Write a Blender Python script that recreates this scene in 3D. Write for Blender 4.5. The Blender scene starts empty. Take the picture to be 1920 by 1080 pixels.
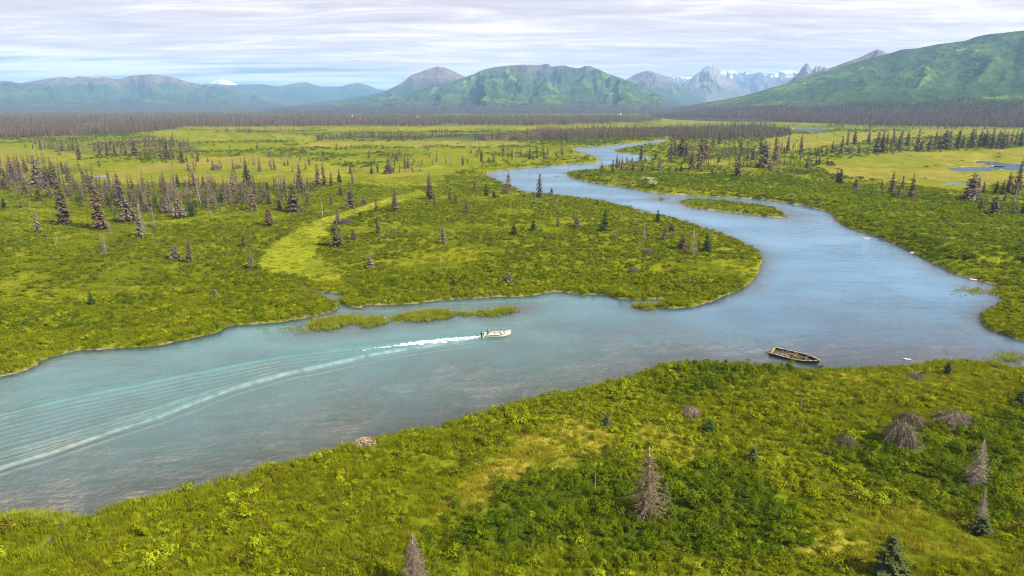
import bpy, bmesh, math, random
import numpy as np
from mathutils import Vector, Matrix

# ------------------------------------------------------------------ camera
CAM_H = 48.0
FPX = 1280.0                       # focal length in pixels of a 1920 px wide frame
PITCH = math.radians(15.1)
sc = bpy.context.scene
COL = sc.collection
cam_d = bpy.data.cameras.new('camera')
cam_d.sensor_width = 36.0
cam_d.lens = 24.0
cam_d.clip_start = 0.5
cam_d.clip_end = 90000
cam = bpy.data.objects.new('camera', cam_d)
cam.location = (0, 0, CAM_H)
cam.rotation_euler = (math.pi/2 - PITCH, 0, 0)
COL.objects.link(cam)
sc.camera = cam

# ------------------------------------------------------------------ sky and sun
SUN_AZ = math.radians(118)         # clockwise from the view direction: behind and to the right
SUN_EL = math.radians(42)
SKY_STRENGTH = 0.085
world = bpy.data.worlds.new('World')
sc.world = world
world.use_nodes = True
wn, wl = world.node_tree.nodes, world.node_tree.links
wn.clear()
def wnode(t, **kw):
    n = wn.new(t)
    for k, v in kw.items():
        setattr(n, k, v)
    return n
def wmath(op, a, b=None, clamp=False):
    n = wn.new('ShaderNodeMath'); n.operation = op; n.use_clamp = clamp
    for i, v in enumerate((a, b)):
        if v is None: continue
        if isinstance(v, (int, float)): n.inputs[i].default_value = v
        else: wl.new(v, n.inputs[i])
    return n.outputs[0]
w_tc = wnode('ShaderNodeTexCoord')
w_sep = wnode('ShaderNodeSeparateXYZ')
wl.new(w_tc.outputs['Generated'], w_sep.inputs[0])
w_z = wmath('ADD', wmath('MAXIMUM', w_sep.outputs['Z'], 0.0), 0.045)
w_px = wmath('DIVIDE', w_sep.outputs['X'], w_z)
w_py = wmath('DIVIDE', w_sep.outputs['Y'], w_z)
w_pl = wnode('ShaderNodeCombineXYZ')
wl.new(wmath('MULTIPLY', w_px, 0.42), w_pl.inputs[0])
wl.new(wmath('MULTIPLY', w_py, 1.1), w_pl.inputs[1])
def wnoise(scale, detail, rough, dist=0.0, off=0.0):
    n = wnode('ShaderNodeTexNoise')
    n.inputs['Scale'].default_value = scale
    n.inputs['Detail'].default_value = detail
    n.inputs['Roughness'].default_value = rough
    n.inputs['Distortion'].default_value = dist
    v = wnode('ShaderNodeVectorMath', operation='ADD')
    v.inputs[1].default_value = (off, off*1.7, off*0.6)
    wl.new(w_pl.outputs[0], v.inputs[0]); wl.new(v.outputs[0], n.inputs['Vector'])
    return n.outputs['Fac']
n_big = wnoise(0.55, 4, 0.5, 0.3, 3.0)
n_str = wnoise(1.9, 10, 0.66, 0.6, 11.0)
# the deck of cloud ends along a line ahead, a little nearer on the left
edge = wmath('ADD', wmath('ADD', wmath('MULTIPLY', w_px, 0.62), 11.6), wmath('MULTIPLY', wmath('SUBTRACT', n_big, 0.5), 5.5))
m_deck = wnode('ShaderNodeMapRange', interpolation_type='SMOOTHSTEP')
wl.new(wmath('SUBTRACT', edge, w_py), m_deck.inputs['Value'])
m_deck.inputs['From Min'].default_value = -0.7
m_deck.inputs['From Max'].default_value = 0.9
# thin wisps in the clear strip under the deck
m_wisp = wnode('ShaderNodeMapRange', interpolation_type='SMOOTHSTEP')
wl.new(wnoise(0.8, 5, 0.55, 0.2, 27.0), m_wisp.inputs['Value'])
m_wisp.inputs['From Min'].default_value = 0.30
m_wisp.inputs['From Max'].default_value = 0.60
m_wisp.inputs['To Max'].default_value = 0.95
cover = wmath('MAXIMUM', m_deck.outputs[0], m_wisp.outputs[0], True)
ramp = wnode('ShaderNodeValToRGB')
wl.new(wmath('ADD', wmath('MULTIPLY', n_str, 0.7), wmath('MULTIPLY', n_big, 0.3)), ramp.inputs[0])
e = ramp.color_ramp.elements
e[0].position = 0.38; e[0].color = (0.375, 0.335, 0.355, 1)
e[1].position = 0.62; e[1].color = (0.655, 0.600, 0.590, 1)
el = ramp.color_ramp.elements.new(0.5); el.color = (0.475, 0.430, 0.440, 1)
w_bg_c = wnode('ShaderNodeMixRGB', blend_type='MIX')
wl.new(m_deck.outputs[0], w_bg_c.inputs['Fac'])
w_bg_c.inputs['Color1'].default_value = (0.68, 0.64, 0.63, 1)
wl.new(ramp.outputs[0], w_bg_c.inputs['Color2'])
cloud_bg = wnode('ShaderNodeBackground')
wl.new(w_bg_c.outputs[0], cloud_bg.inputs['Color'])
cloud_bg.inputs['Strength'].default_value = 0.66
sky = wnode('ShaderNodeTexSky', sky_type='NISHITA')
sky.sun_disc = False
sky.sun_elevation = SUN_EL
sky.sun_rotation = SUN_AZ
sky.air_density = 1.0
sky.dust_density = 4.0
sky_bg = wnode('ShaderNodeBackground')
wl.new(sky.outputs[0], sky_bg.inputs['Color'])
sky_bg.inputs['Strength'].default_value = SKY_STRENGTH
w_mix = wnode('ShaderNodeMixShader')
wl.new(cover, w_mix.inputs[0])
wl.new(sky_bg.outputs[0], w_mix.inputs[1])
wl.new(cloud_bg.outputs[0], w_mix.inputs[2])
w_out = wnode('ShaderNodeOutputWorld')
wl.new(w_mix.outputs[0], w_out.inputs['Surface'])

sun_d = bpy.data.lights.new('sun', 'SUN')
sun_d.energy = 4.2
sun_d.angle = math.radians(4.0)
sun_d.color = (1.0, 0.955, 0.88)
sun = bpy.data.objects.new('sun', sun_d)
COL.objects.link(sun)
sdir = Vector((math.sin(SUN_AZ)*math.cos(SUN_EL), math.cos(SUN_AZ)*math.cos(SUN_EL), math.sin(SUN_EL)))
sun.rotation_euler = (-sdir).to_track_quat('-Z', 'Y').to_euler()
sun.location = sdir*200

sc.view_settings.view_transform = 'Standard'
sc.view_settings.look = 'None'
sc.view_settings.gamma = 1.0
sc.view_settings.exposure = 1.62
sc.render.engine = 'CYCLES'
sc.cycles.max_bounces = 5
sc.cycles.diffuse_bounces = 2
sc.cycles.glossy_bounces = 2
sc.cycles.transmission_bounces = 2
sc.cycles.transparent_max_bounces = 8
sc.cycles.volume_bounces = 0
sc.cycles.use_denoising = True
sc.cycles.filter_width = 1.1
sc.cycles.denoising_input_passes = 'RGB_ALBEDO_NORMAL'
sc.cycles.denoising_prefilter = 'NONE'
sc.cycles.use_adaptive_sampling = False
sc.cycles.caustics_reflective = False
sc.cycles.caustics_refractive = False

rnd = random.Random(7)
rng = np.random.default_rng(7)

# ------------------------------------------------------------------ numpy noise
_perm = rng.permutation(4096).astype(np.int64)
_val = rng.random(4096)
def vnoise(x, y):
    xi = np.floor(x).astype(np.int64); yi = np.floor(y).astype(np.int64)
    fx = x-xi; fy = y-yi
    fx = fx*fx*fx*(fx*(fx*6-15)+10); fy = fy*fy*fy*(fy*(fy*6-15)+10)
    def h(a, b): return _val[_perm[(_perm[a & 4095]+b) & 4095]]
    v00 = h(xi, yi); v10 = h(xi+1, yi); v01 = h(xi, yi+1); v11 = h(xi+1, yi+1)
    return (v00*(1-fx)+v10*fx)*(1-fy)+(v01*(1-fx)+v11*fx)*fy
def fbm(x, y, o=4, g=0.5, l=2.03):
    s = np.zeros(np.shape(x)); a = 1.0; t = 0.0
    for i in range(o):
        s = s+a*vnoise(x+i*37.3, y-i*19.7); t += a; a *= g
        x = x*l; y = y*l
    return s/t
def ridged(x, y, o=5, g=0.55, l=2.05):
    s = np.zeros(np.shape(x)); a = 1.0; t = 0.0
    for i in range(o):
        n = 1-np.abs(2*vnoise(x+i*31.1, y+i*17.9)-1)
        s = s+a*n*n; t += a; a *= g
        x = x*l; y = y*l
    return s/t
def sstep(a, b, x):
    t = np.clip((x-a)/(b-a), 0, 1)
    return t*t*(3-2*t)

# ------------------------------------------------------------------ where the photograph's points lie on the ground
CP, SP = math.cos(PITCH), math.sin(PITCH)
def ground_pt(px, py, z=0.0):
    px = np.asarray(px, float); py = np.asarray(py, float)
    dx = (px-960)/FPX; dv = (540-py)/FPX
    rx, ry, rz = dx, CP+dv*SP, -SP+dv*CP
    t = (CAM_H-z)/np.maximum(-rz, 1e-4)
    return rx*t, ry*t
def az_el(px, py):
    dx = (px-960)/FPX; dv = (540-py)/FPX
    rx, ry, rz = dx, CP+dv*SP, -SP+dv*CP
    return math.atan2(rx, ry), rz/math.hypot(rx, ry)
def to_pix(x, y, z=0.0):
    zz = z-CAM_H
    f = y*CP-zz*SP; u = y*SP+zz*CP
    f = np.maximum(f, 0.1)
    return 960+FPX*x/f, 540-FPX*u/f

# ------------------------------------------------------------------ the river bank, waterline points as (x, y, bank height, bed slope)
def band(pts, h, s): return [(a, b, h, s) for a, b in pts]
RIVER = []
RIVER += band([(-420,800),(-200,740),(0,706),(40,697),(72,684),(80,675),(140,658),(200,655),(290,648),(330,640),(400,625),(430,612),(470,608),(540,602),(600,590),(634,577)], 0.7, 0.22)
RIVER += band([(622,565),(600,556),(585,551),(566,536),(588,546),(622,549),(652,553),(650,558),(634,563),(650,572),(674,577),(690,572)], 0.35, 0.10)
RIVER += band([(760,571),(850,561),(940,557),(1000,554),(1040,547),(1090,552),(1140,553),(1160,560),(1200,563),(1258,560),(1240,567),(1232,576),(1270,578),(1310,573),(1345,560),(1382,545),(1412,525),(1426,502),(1428,488),(1420,471),(1405,462),(1370,446),(1330,432),(1280,415),(1230,403),(1180,390),(1130,379),(1080,371),(1030,366),(985,361),(960,351),(930,338),(910,329)], 0.8, 0.22)
RIVER += band([(925,322),(960,318),(1020,312),(1080,308),(1115,305.5),(1123,301),(1118,295),(1095,287.5),(1075,282),(1080,278.5),(1120,275),(1170,270.5),(1220,266),(1250,262.5)], 0.9, 0.3)
RIVER += band([(1240,267),(1210,272),(1165,278),(1153,283.5),(1175,288),(1205,291.5),(1222,296),(1226,299),(1190,303.5),(1160,307.5),(1135,311.5),(1107,319),(1075,321.5),(1062,325)], 0.9, 0.3)
RIVER += band([(1068,331),(1090,338),(1140,347),(1180,353),(1220,361),(1280,366),(1340,369),(1413,373),(1470,380),(1513,387),(1557,399),(1570,415),(1600,430),(1640,442),(1680,458),(1720,478)], 2.6, 0.25)
RIVER += band([(1750,493),(1790,513),(1830,524),(1870,535),(1884,541),(1852,546),(1882,561),(1876,568),(1855,580),(1840,592),(1842,607),(1860,620),(1890,630),(1920,638),(2050,655),(2400,680)], 0.9, 0.14)
NEAR0 = len(RIVER)
RIVER += band([(2450,800),(2200,740),(2050,712),(1920,698),(1880,689),(1820,681),(1760,680),(1700,690),(1640,693),(1570,695),(1500,695),(1440,690),(1380,686),(1310,683),(1245,687),(1200,704),(1150,718),(1110,730),(1060,743),(1010,748),(960,760),(900,778),(860,791),(800,808),(745,814),(720,823),(700,829),(650,839),(600,859),(560,869),(500,875),(470,895),(420,903),(380,915),(300,935),(230,951),(170,971),(132,987),(108,1010),(92,1030),(80,1026),(101,1004),(108,980),(60,972),(0,979),(-150,1000),(-420,1060)], 0.75, 0.024)
ISLES = [
    band([(1278,378),(1300,374),(1350,377),(1400,382),(1450,390),(1470,404),(1467,408),(1430,405),(1380,399),(1330,394),(1290,387)], 0.4, 0.2),
    band([(586,607),(602,601),(640,596),(660,595),(670,600),(655,605),(636,612),(600,617)], 0.18, 0.08),
    band([(680,604),(700,597),(712,600),(712,606),(692,611),(678,609)], 0.18, 0.08),
    band([(738,597),(765,590),(790,586),(828,585),(842,589),(834,595),(800,600),(768,600)], 0.22, 0.08),
    band([(896,588),(912,585),(930,582),(955,579),(966,581),(952,586),(920,591)], 0.2, 0.08),
    band([(1190,574),(1212,571),(1228,574),(1212,579)], 0.2, 0.08),
    band([(1233,372),(1243,372),(1245,374.5),(1234,374.5)], 0.3, 0.2),
]
PONDS = [
    [(1484,242),(1500,240),(1540,240),(1562,240.5),(1560,243.5),(1548,246.5),(1520,248),(1496,246.5)],
    [(1773,317),(1800,313.5),(1840,313.5),(1870,312),(1835,305),(1820,301.5),(1850,303),(1900,307.5),(1960,309),(1990,314),(1950,322),(1900,319),(1872,317),(1845,321),(1800,320.5)],
    [(1769,342.5),(1785,342),(1812,345),(1808,347),(1780,346)],
    [(168,329.5),(200,329),(204,331.5),(172,332.5)],
]
def catmull(p, sub):
    p = np.asarray(p, float); out = []
    n = len(p)
    for i in range(n):
        a, b, c, d = p[(i-1) % n], p[i], p[(i+1) % n], p[(i+2) % n]
        for k in range(sub):
            t = k/sub
            v = 0.5*((2*b)+(-a+c)*t+(2*a-5*b+4*c-d)*t*t+(-a+3*b-3*c+d)*t**3)
            v[2:] = b[2:]
            out.append(v)
    return np.array(out)
def world_poly(pts, sub=3):
    q = np.array(pts, float)
    x, y = ground_pt(q[:, 0], q[:, 1])
    q = q.copy(); q[:, 0] = x; q[:, 1] = y
    return catmull(q, sub)
def smooth_flag(p): return p
RW = world_poly(RIVER, 3)
NEAR_SEG = NEAR0*3
IW = [world_poly(p, 3) for p in ISLES]
PW = [world_poly([(a, b, 0.4, 0.3) for a, b in p], 3) for p in PONDS]
def poly_sd(x, y, poly, depth=None):
    """distance to the outline (positive inside) and nearest segment"""
    a = poly[:, :2]; b = np.roll(a, -1, 0)
    d = b-a; l2 = (d**2).sum(1)+1e-9
    sd = np.empty(len(x)); seg = np.empty(len(x), int)
    for s in range(0, len(x), 16000):
        X = x[s:s+16000, None]; Y = y[s:s+16000, None]
        ex = X-a[None, :, 0]; ey = Y-a[None, :, 1]
        t = np.clip((ex*d[:, 0]+ey*d[:, 1])/l2, 0, 1)
        q = (ex-t*d[:, 0])**2+(ey-t*d[:, 1])**2
        k = q.argmin(1)
        dist = np.sqrt(q[np.arange(len(k)), k])
        cond = (a[None, :, 1] > Y) != (b[None, :, 1] > Y)
        xc = a[None, :, 0]+(Y-a[None, :, 1])*d[None, :, 0]/np.where(np.abs(d[None, :, 1]) < 1e-9, 1e-9, d[None, :, 1])
        ins = (cond & (X < xc)).sum(1) % 2 == 1
        sd[s:s+16000] = np.where(ins, dist, -dist); seg[s:s+16000] = k
        if depth is not None: depth[s:s+16000] = np.sqrt((q*(poly[:, 3]**2)[None, :]).min(1))
    return sd, seg
def bank_info(x, y):
    """shore: >0 on land, <0 in water; bank height; bed slope; near: 1 where the nearest bank is the camera's own"""
    x = np.asarray(x, np.float64).ravel(); y = np.asarray(y, np.float64).ravel()
    n = len(x)
    shore = np.full(n, 400.0); bh = np.full(n, 0.9); sl = np.full(n, 0.2); near = np.zeros(n)
    m = np.nonzero(np.hypot(x, y) < 1500)[0]
    if len(m) == 0: return shore, bh, sl, near
    xx, yy = x[m], y[m]
    dep = np.zeros(len(xx))
    sd, seg = poly_sd(xx, yy, RW, dep)
    s = -sd; b = RW[seg, 2]; g = dep; nr = (seg >= NEAR_SEG).astype(float)
    for p in IW:
        lo = p[:, :2].min(0)-60; hi = p[:, :2].max(0)+60
        w = np.nonzero((xx > lo[0]) & (xx < hi[0]) & (yy > lo[1]) & (yy < hi[1]))[0]
        if len(w) == 0: continue
        q, sg = poly_sd(xx[w], yy[w], p)
        better = np.where(s[w] < 0, q > s[w], False)
        ww = w[better]
        g[w] = np.where(q < 0, np.minimum(g[w], -q*0.10), g[w])
        s[ww] = q[better]; b[ww] = p[sg[better], 2]; nr[ww] = 0
    for p in PW:
        lo = p[:, :2].min(0)-60; hi = p[:, :2].max(0)+60
        w = np.nonzero((xx > lo[0]) & (xx < hi[0]) & (yy > lo[1]) & (yy < hi[1]))[0]
        if len(w) == 0: continue
        q, sg = poly_sd(xx[w], yy[w], p)
        better = -q < s[w]
        ww = w[better]
        s[ww] = -q[better]; b[ww] = 0.4; g[ww] = np.maximum(q[better], 0)*0.3; nr[ww] = 0
    s = s+(fbm(xx/3.2, yy/3.2, 3)-0.5)*1.5*np.clip(np.hypot(xx, yy)/220, 0.35, 1.4)*np.where(b < 0.3, 0.5, 1)
    shore[m] = s; bh[m] = b; sl[m] = g; near[m] = nr
    return shore, bh, sl, near
def water_depth(shore, sl, near, x, y):
    # sl already holds distance times bed slope
    w = 0.55+0.9*fbm(x/9, y/9, 3)
    return np.minimum(0.12+sl*w, 3.0)
def ground_z(x, y, info=None):
    x = np.asarray(x, float); y = np.asarray(y, float)
    shore, bh, sl, near = info if info is not None else bank_info(x, y)
    land = 0.12+np.minimum(bh, 0.55)*0.8*sstep(0, 0.9, shore)+0.25*sstep(1, 10, shore)
    land = land+np.maximum(bh-0.9, 0)*sstep(0, 13, shore)*(1-sstep(25, 110, shore))
    land = land+(fbm(x/30, y/30, 3)-0.42)*1.1*sstep(3, 25, shore)+(fbm(x/3.1+9, y/3.1, 2)-0.5)*0.28*sstep(0.5, 4, shore)
    land = np.where(bh < 0.3, 0.05+bh*0.6*sstep(0, 1.5, shore), land)
    r = np.hypot(x, y)
    land = land*(1-sstep(1200, 2500, r))+1.0*sstep(1200, 2500, r)
    return np.where(shore > 0, np.maximum(land, 0.03), -water_depth(shore, sl, near, x, y))
def on_ground(px, py):
    px = np.atleast_1d(np.asarray(px, float)); py = np.atleast_1d(np.asarray(py, float))
    z = np.zeros(len(px))
    for _ in range(3):
        x, y = ground_pt(px, py, z)
        z = np.maximum(ground_z(x, y), 0.0)
    return x, y, z

# ------------------------------------------------------------------ land cover, outlines in photograph pixels on the flat valley floor
MEADOWS = [   # (outline, yellowness 0..1, strength)
    ([(488,505),(505,470),(540,442),(600,416),(640,400),(690,384),(740,370),(792,360),(800,368),(760,382),(705,394),(660,408),(618,430),(598,460),(600,490),(622,522),(655,545),(690,560),(640,556),(600,545),(570,532),(535,520)], 0.62, 1.0),
    ([(60,338),(200,316),(340,306),(560,299),(660,318),(740,322),(820,312),(850,325),(812,352),(740,352),(660,345),(540,346),(420,347),(300,346),(200,352),(110,350)], 0.5, 1.0),
    ([(0,276),(80,280),(140,292),(180,305),(60,318),(-80,320),(-80,276)], 0.75, 1.0),
    ([(288,246),(400,245),(500,250),(610,256),(600,264),(480,264),(380,268),(300,264)], 0.35, 1.0),
    ([(560,267),(700,266),(860,264),(900,260),(985,259),(990,266),(940,276),(820,276),(640,278),(560,276)], 0.85, 1.0),
    ([(340,296),(460,296),(560,299),(540,308),(420,308),(330,306)], 0.8, 1.0),
    ([(600,240),(800,238),(1000,237),(1250,236),(1250,240),(1000,244),(800,246),(600,246)], 0.45, 1.0),
    ([(300,238),(450,238),(560,240),(560,244),(300,245)], 0.3, 1.0),
    ([(1230,222),(1330,219),(1440,224),(1640,228),(1640,234),(1440,234),(1330,232),(1240,234)], 0.25, 0.9),
    ([(1430,264),(1500,252),(1640,248),(1780,243),(2000,240),(2000,252),(1760,256),(1640,262),(1560,276),(1450,288),(1410,284)], 0.8, 1.0),
    ([(1540,318),(1552,304),(1640,293),(1750,286),(2000,276),(2000,345),(1840,352),(1780,356),(1700,344),(1620,338),(1560,330)], 0.72, 1.0),
    ([(1300,302),(1380,300),(1420,306),(1380,312),(1310,311)], 0.8, 0.8),
    ([(690,255),(850,250),(860,254),(700,258)], 0.3, 0.6),
    ([(150,232),(190,232),(192,242),(148,242)], 0.8, 0.9),
]
NEAR_YELLOW = [
    ([(830,1010),(880,940),(960,860),(1040,818),(1110,818),(1128,860),(1110,900),(1040,950),(960,985),(890,1030)], 1.0),
    ([(1500,1030),(1620,975),(1740,965),(1830,1010),(1880,1085),(1500,1095)], 0.8),
    ([(1180,800),(1260,830),(1270,870),(1180,870)], 0.6),
    ([(1400,700),(1700,705),(1900,690),(1920,720),(1600,740),(1420,730)], 0.45),
]
DARK_SHRUB = [
    ([(820,1090),(860,1020),(960,990),(1040,960),(1110,915),(1250,890),(1400,900),(1470,960),(1500,1040),(1450,1090)], 1.0),
    ([(1480,860),(1640,830),(1760,870),(1920,800),(1920,990),(1780,960),(1640,920)], 0.8),
    ([(1240,690),(1440,690),(1480,710),(1330,740),(1200,735)], 0.7),
]
def px_sd(px, py, poly):
    p = np.array([(a, b, 0, 0) for a, b in poly], float)
    return poly_sd(px, py, p)[0]
SAND = [[(1196,339),(1216,336),(1234,343),(1236,352),(1222,356),(1206,346)], [(1236,259),(1254,257),(1254,262),(1238,263)]]
FOREST = [     # outlines of close-grown spruce, tree bases
    ([(-150,202),(300,201),(345,236),(318,243),(280,247),(240,252),(150,256),(0,260),(-150,262)], 'dead'),
    ([(300,201),(700,214),(1240,217),(1240,228),(1000,236),(600,238),(300,238)], 'dead'),
    ([(590,256),(760,253),(1000,250),(1060,250),(1060,263),(960,266),(800,264),(600,263)], 'dead'),
    ([(1000,243),(1240,240),(1280,246),(1280,256),(1180,263),(1060,266),(1000,256)], 'dead'),
    ([(1250,238),(1400,236),(1480,242),(1482,252),(1420,262),(1260,264)], 'mixed'),
    ([(400,246),(640,250),(640,254),(400,252)], 'sparse'),
    ([(1480,234),(1640,236),(1920,240),(1920,246),(1640,246),(1480,240)], 'sparse'),
    ([(60,264),(200,262),(330,264),(380,288),(300,296),(180,292),(70,284)], 'sparse'),
]
def cover(x, y, shore):
    """meadow strength, yellowness, dark shrub, sand, forest at world points"""
    n = len(x)
    me = np.zeros(n); ye = np.zeros(n); dk = np.zeros(n); sa = np.zeros(n); fo = np.zeros(n); ny = np.zeros(n)
    w = np.nonzero((y > 20) & (np.abs(x) < y*1.3+30))[0]
    px, py = to_pix(x[w], y[w], 0.0)
    jx = (fbm(x[w]/40, y[w]/40, 4)-0.5); jy = (fbm(x[w]/40+50, y[w]/40, 4)-0.5)
    r = np.hypot(x[w], y[w])
    pscale = FPX/np.maximum(r, 30)
    jm = 9+40*sstep(380, 900, r)
    qx = px+jx*jm*pscale; qy = py+jy*jm*pscale*CAM_H/np.maximum(r, 30)*2
    for poly, yl, st in MEADOWS:
        d = px_sd(qx, qy, poly)
        k = sstep(-1.6, 1.6, d*np.clip(r/700, 0.18, 1.0)**0.5)*st
        b = k > me[w]
        ye[w[b]] = yl; me[w] = np.maximum(me[w], k)
    for poly, st in NEAR_YELLOW:
        d = px_sd(qx, qy, poly); k = sstep(-30, 25, d)*st
        ny[w] = np.maximum(ny[w], k)
    for poly, st in DARK_SHRUB:
        d = px_sd(qx, qy, poly); k = sstep(-40, 35, d+(fbm(x[w]/3.5, y[w]/3.5, 3)-0.5)*60)*st
        dk[w] = np.maximum(dk[w], k)
    for poly in SAND:
        d = px_sd(px, py, poly)+(fbm(x[w]/3.0, y[w]/7.0, 4)-0.60)*34-2
        sa[w] = np.maximum(sa[w], sstep(-1, 0.6, d))
    for poly, kind in FOREST:
        d = px_sd(px, py, poly)
        fo[w] = np.maximum(fo[w], sstep(-1.5, 1.5, d)*(0.35 if kind == 'sparse' else 1.0))
    fo = np.maximum(fo, sstep(3200, 4200, np.hypot(x, y)))
    return me, ye, dk, sa, fo, ny

# ------------------------------------------------------------------ helpers
def mesh_np(name, verts, faces_flat, sizes, smooth=True):
    me = bpy.data.meshes.new(name)
    nv = len(verts); nl = len(faces_flat); nf = len(sizes)
    me.vertices.add(nv); me.vertices.foreach_set('co', np.asarray(verts, np.float32).ravel())
    me.loops.add(nl); me.loops.foreach_set('vertex_index', np.asarray(faces_flat, np.int32))
    me.polygons.add(nf)
    st = np.concatenate([[0], np.cumsum(sizes)[:-1]]).astype(np.int32)
    me.polygons.foreach_set('loop_start', st)
    me.polygons.foreach_set('loop_total', np.asarray(sizes, np.int32))
    if smooth: me.polygons.foreach_set('use_smooth', np.ones(nf, bool))
    me.update(calc_edges=True); me.validate()
    return me
def grid_faces(nr, nc, keep=None, wrap=False):
    i = np.arange(nr-1)[:, None]; j = np.arange(nc if wrap else nc-1)[None, :]
    j2 = (j+1) % nc
    f = np.stack([i*nc+j, i*nc+j2, (i+1)*nc+j2, (i+1)*nc+j], -1).reshape(-1, 4)
    return f if keep is None else f[keep]
def add_attr(me, name, arr, typ='FLOAT'):
    a = me.attributes.new(name, typ, 'POINT')
    if typ == 'FLOAT_COLOR':
        c = np.ones((len(arr), 4), np.float32); c[:, :3] = arr
        a.data.foreach_set('color', c.ravel())
    elif typ == 'FLOAT_VECTOR': a.data.foreach_set('vector', np.asarray(arr, np.float32).ravel())
    elif typ == 'INT': a.data.foreach_set('value', np.asarray(arr, np.int32))
    else: a.data.foreach_set('value', np.asarray(arr, np.float32))
def obj(name, me, mat=None, parent=None):
    o = bpy.data.objects.new(name, me); COL.objects.link(o)
    if mat is not None and me is not None and len(me.materials) == 0: me.materials.append(mat)
    if parent is not None: o.parent = parent
    return o
def tag(o, label=None, cat=None, group=None, kind=None):
    if label: o['label'] = label
    if cat: o['category'] = cat
    if group: o['group'] = group
    if kind: o['kind'] = kind
    return o
class MB:
    """collects faces of one mesh"""
    def __init__(s): s.v = []; s.f = []
    def tri(s, a, b, c):
        n = len(s.v); s.v += [tuple(a), tuple(b), tuple(c)]; s.f.append((n, n+1, n+2))
    def quad(s, a, b, c, d):
        n = len(s.v); s.v += [tuple(a), tuple(b), tuple(c), tuple(d)]; s.f.append((n, n+1, n+2, n+3))
    def tube(s, pts, radii, sides=5, cap=True):
        rings = []
        pts = [Vector(p) for p in pts]
        for i, p in enumerate(pts):
            d = (pts[min(i+1, len(pts)-1)]-pts[max(i-1, 0)])
            if d.length < 1e-6: d = Vector((0, 0, 1))
            d.normalize()
            a = d.orthogonal().normalized(); b = d.cross(a)
            n = len(s.v)
            for k in range(sides):
                t = 2*math.pi*k/sides
                s.v.append(tuple(p+(a*math.cos(t)+b*math.sin(t))*radii[i]))
            rings.append(n)
        for i in range(len(rings)-1):
            for k in range(sides):
                k2 = (k+1) % sides
                s.f.append((rings[i]+k, rings[i]+k2, rings[i+1]+k2, rings[i+1]+k))
        if cap:
            s.f.append(tuple(rings[0]+k for k in reversed(range(sides))))
            s.f.append(tuple(rings[-1]+k for k in range(sides)))
    def box(s, c, h, rot=None):
        n = len(s.v); c = Vector(c)
        for sx in (-1, 1):
            for sy in (-1, 1):
                for sz in (-1, 1):
                    p = Vector((sx*h[0], sy*h[1], sz*h[2]))
                    if rot is not None: p = rot @ p
                    s.v.append(tuple(c+p))
        for f in ((0,1,3,2),(4,6,7,5),(0,4,5,1),(2,3,7,6),(0,2,6,4),(1,5,7,3)):
            s.f.append(tuple(n+i for i in f))
    def mesh(s, name, smooth=False):
        fl = [i for f in s.f for i in f]
        return mesh_np(name, np.array(s.v), fl, [len(f) for f in s.f], smooth)

# ------------------------------------------------------------------ materials
def new_mat(name):
    m = bpy.data.materials.new(name); m.use_nodes = True
    nt = m.node_tree; nt.nodes.clear()
    out = nt.nodes.new('ShaderNodeOutputMaterial')
    return m, nt, out
def N(nt, t, **kw):
    n = nt.nodes.new(t)
    for k, v in kw.items(): setattr(n, k, v)
    return n
def noise_tex(nt, vec, scale, detail=3, rough=0.55):
    n = N(nt, 'ShaderNodeTexNoise')
    n.inputs['Scale'].default_value = scale; n.inputs['Detail'].default_value = detail; n.inputs['Roughness'].default_value = rough
    if vec is not None: nt.links.new(vec, n.inputs['Vector'])
    return n.outputs['Fac']
def mathn(nt, op, a, b=None, clamp=False):
    n = N(nt, 'ShaderNodeMath', operation=op); n.use_clamp = clamp
    for i, v in enumerate((a, b)):
        if v is None: continue
        if isinstance(v, (int, float)): n.inputs[i].default_value = v
        else: nt.links.new(v, n.inputs[i])
    return n.outputs[0]
def maprange(nt, v, a, b, c, d):
    n = N(nt, 'ShaderNodeMapRange')
    nt.links.new(v, n.inputs['Value'])
    for k, q in zip(('From Min', 'From Max', 'To Min', 'To Max'), (a, b, c, d)): n.inputs[k].default_value = q
    return n.outputs[0]
def mixc(nt, f, a, b, mode='MIX'):
    n = N(nt, 'ShaderNodeMixRGB', blend_type=mode)
    for i, v in zip(('Fac', 'Color1', 'Color2'), (f, a, b)):
        if isinstance(v, (int, float)): n.inputs[i].default_value = v
        elif isinstance(v, tuple): n.inputs[i].default_value = (*v, 1) if len(v) == 3 else v
        else: nt.links.new(v, n.inputs[i])
    return n.outputs[0]
def simple(name, col, rough=0.6, metal=0.0, var=0.15, scale=6.0):
    m, nt, out = new_mat(name)
    b = N(nt, 'ShaderNodeBsdfPrincipled')
    tc = N(nt, 'ShaderNodeTexCoord')
    f = noise_tex(nt, tc.outputs['Object'], scale, 4, 0.6)
    c = mixc(nt, maprange(nt, f, 0.3, 0.7, 0, 1), tuple(x*(1-var) for x in col), tuple(min(1, x*(1+var)) for x in col))
    nt.links.new(c, b.inputs['Base Color'])
    b.inputs['Roughness'].default_value = rough; b.inputs['Metallic'].default_value = metal
    nt.links.new(b.outputs[0], out.inputs[0])
    return m
def geo_pos(nt): return N(nt, 'ShaderNodeNewGeometry').outputs['Position']

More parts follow.
